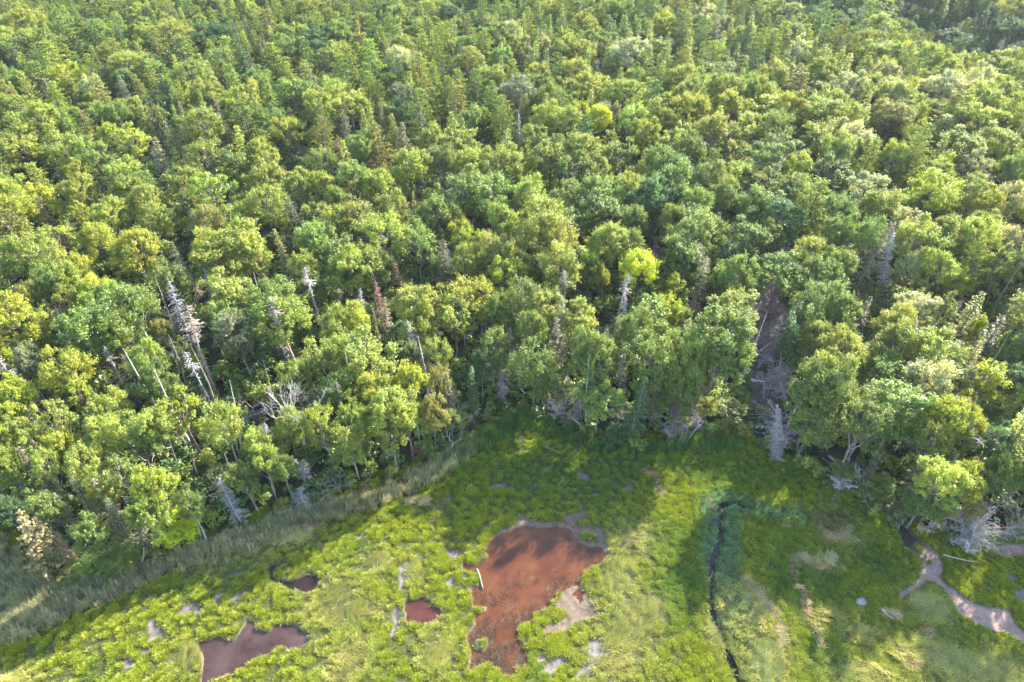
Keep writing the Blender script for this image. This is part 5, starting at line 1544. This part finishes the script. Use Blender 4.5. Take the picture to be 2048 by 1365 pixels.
# ------------------------------------------------------------------ labels: what a tree looks like, then where it is by the trees and places that stand out
PLACES = [(1080, 1130, "the orange brown pond"), (845, 1220, "the red pool"), (1437, 1040, "the bend of the creek"), (1880, 1120, "the mud channel"), (1010, 820, "the marsh corner"),
          (480, 770, "the left clearing"), (1530, 710, "the dark ravine"), (785, 940, "the rust red shrub"), (1930, 1085, "the fanned fallen tree"), (1985, 40, "the top right hollow")]
for t in trees:
    if t.get('mark') and 'root' in t: PLACES.append((t['mark'][2], t['mark'][3], t['mark'][1]))
KW = {'B': 'tree', 'S': 'spruce', 'G': 'spruce', 'P': 'pine', 'D': 'dead spruce', 'T': 'dead spruce', 'K': 'dead trunk', 'X': 'dead tree'}
ORD = ["", "second", "third", "fourth", "fifth", "sixth", "seventh", "eighth", "ninth", "tenth"]
sets = {}
for t in solo:
    tag(t['root'], None, CAT[t['kind']], GROUP[t['kind']])
    if t['mark']:
        t['root']['label'] = t['mark'][0]
        continue
    dist, px, py, nm = min((math.hypot(t['px'] - a, (t['py'] - b) * 1.25), a, b, n__) for a, b, n__ in PLACES)
    dx, dy = t['px'] - px, t['py'] - py
    if abs(dx) > abs(dy): side = "right of" if dx > 0 else "left of"
    else: side = "in front of" if dy > 0 else "behind"
    pr = PROTO[(t['kind'], t['v'])]
    colw = CW[t['c']] if t['kind'] in 'BSGP' else WW[t['c']]
    if t['kind'] == 'B': size = "large" if t['w'] > 6.6 else ("small" if t['w'] < 4.6 else "")
    elif t['kind'] in 'SGP': size = "tall" if t['h'] > 14 else ("short" if t['h'] < 10.5 else "")
    else: size = "tall" if t['h'] > 10 else ("short" if t['h'] < 5.5 else "")
    shape = pr['look'] + (" crowned" if t['kind'] == 'B' else "")
    look = " ".join(w for w in (size, colw, shape) if w)
    sets.setdefault((look, KW[t['kind']], side, nm), []).append((dist, t))
for (look, kw, side, nm), L_ in sets.items():
    L_.sort(key=lambda q: q[0])
    for i, (_, t) in enumerate(L_):
        if len(L_) == 1: lab = "%s %s %s %s" % (look, kw, side, nm)
        elif i == 0: lab = "%s %s %s %s, nearest" % (look, kw, side, nm)
        else: lab = "%s %s %s %s, %s nearest" % (look, kw, side, nm, ORD[min(i, 9)])
        if len(lab.split()) > 16: lab = lab.replace('the ', '').replace(', nearest', '')
        t['root']['label'] = lab
labs = [t['root']['label'] for t in solo]
print([s for s in labs if len(s.split()) > 16][:6])
print("labels", len(labs), "unique", len(set(labs)), "longest", max(len(s.split()) for s in labs))
# ------------------------------------------------------------------ thin summer air over the whole place
HZ = bpy.data.materials.new("air")
HZ.use_nodes = True
n = HZ.node_tree.nodes; n.clear()
out = n.new("ShaderNodeOutputMaterial"); v = n.new("ShaderNodeVolumePrincipled")
v.inputs['Color'].default_value = (0.8, 0.9, 1.0, 1); v.inputs['Density'].default_value = 0.00008; v.inputs['Anisotropy'].default_value = 0.2
HZ.node_tree.links.new(v.outputs[0], out.inputs['Volume'])
lo, hi, ex = float(Z.min()) - 1.0, max(CAM_H + 1.5, float(Z.max()) + 1.5), float(max(abs(X).max(), abs(Y).max())) + 20
me = bpy.data.meshes.new("haze")
me.from_pydata([(sx * ex, sy * ex, zz) for zz in (lo, hi) for sx, sy in ((-1, -1), (1, -1), (1, 1), (-1, 1))], [],
               [(3, 2, 1, 0), (4, 5, 6, 7), (0, 1, 5, 4), (1, 2, 6, 5), (2, 3, 7, 6), (3, 0, 4, 7)])
me.materials.append(HZ)
tag(add_obj("haze", me), "thin pale summer haze over the whole place", None, None, 'stuff')
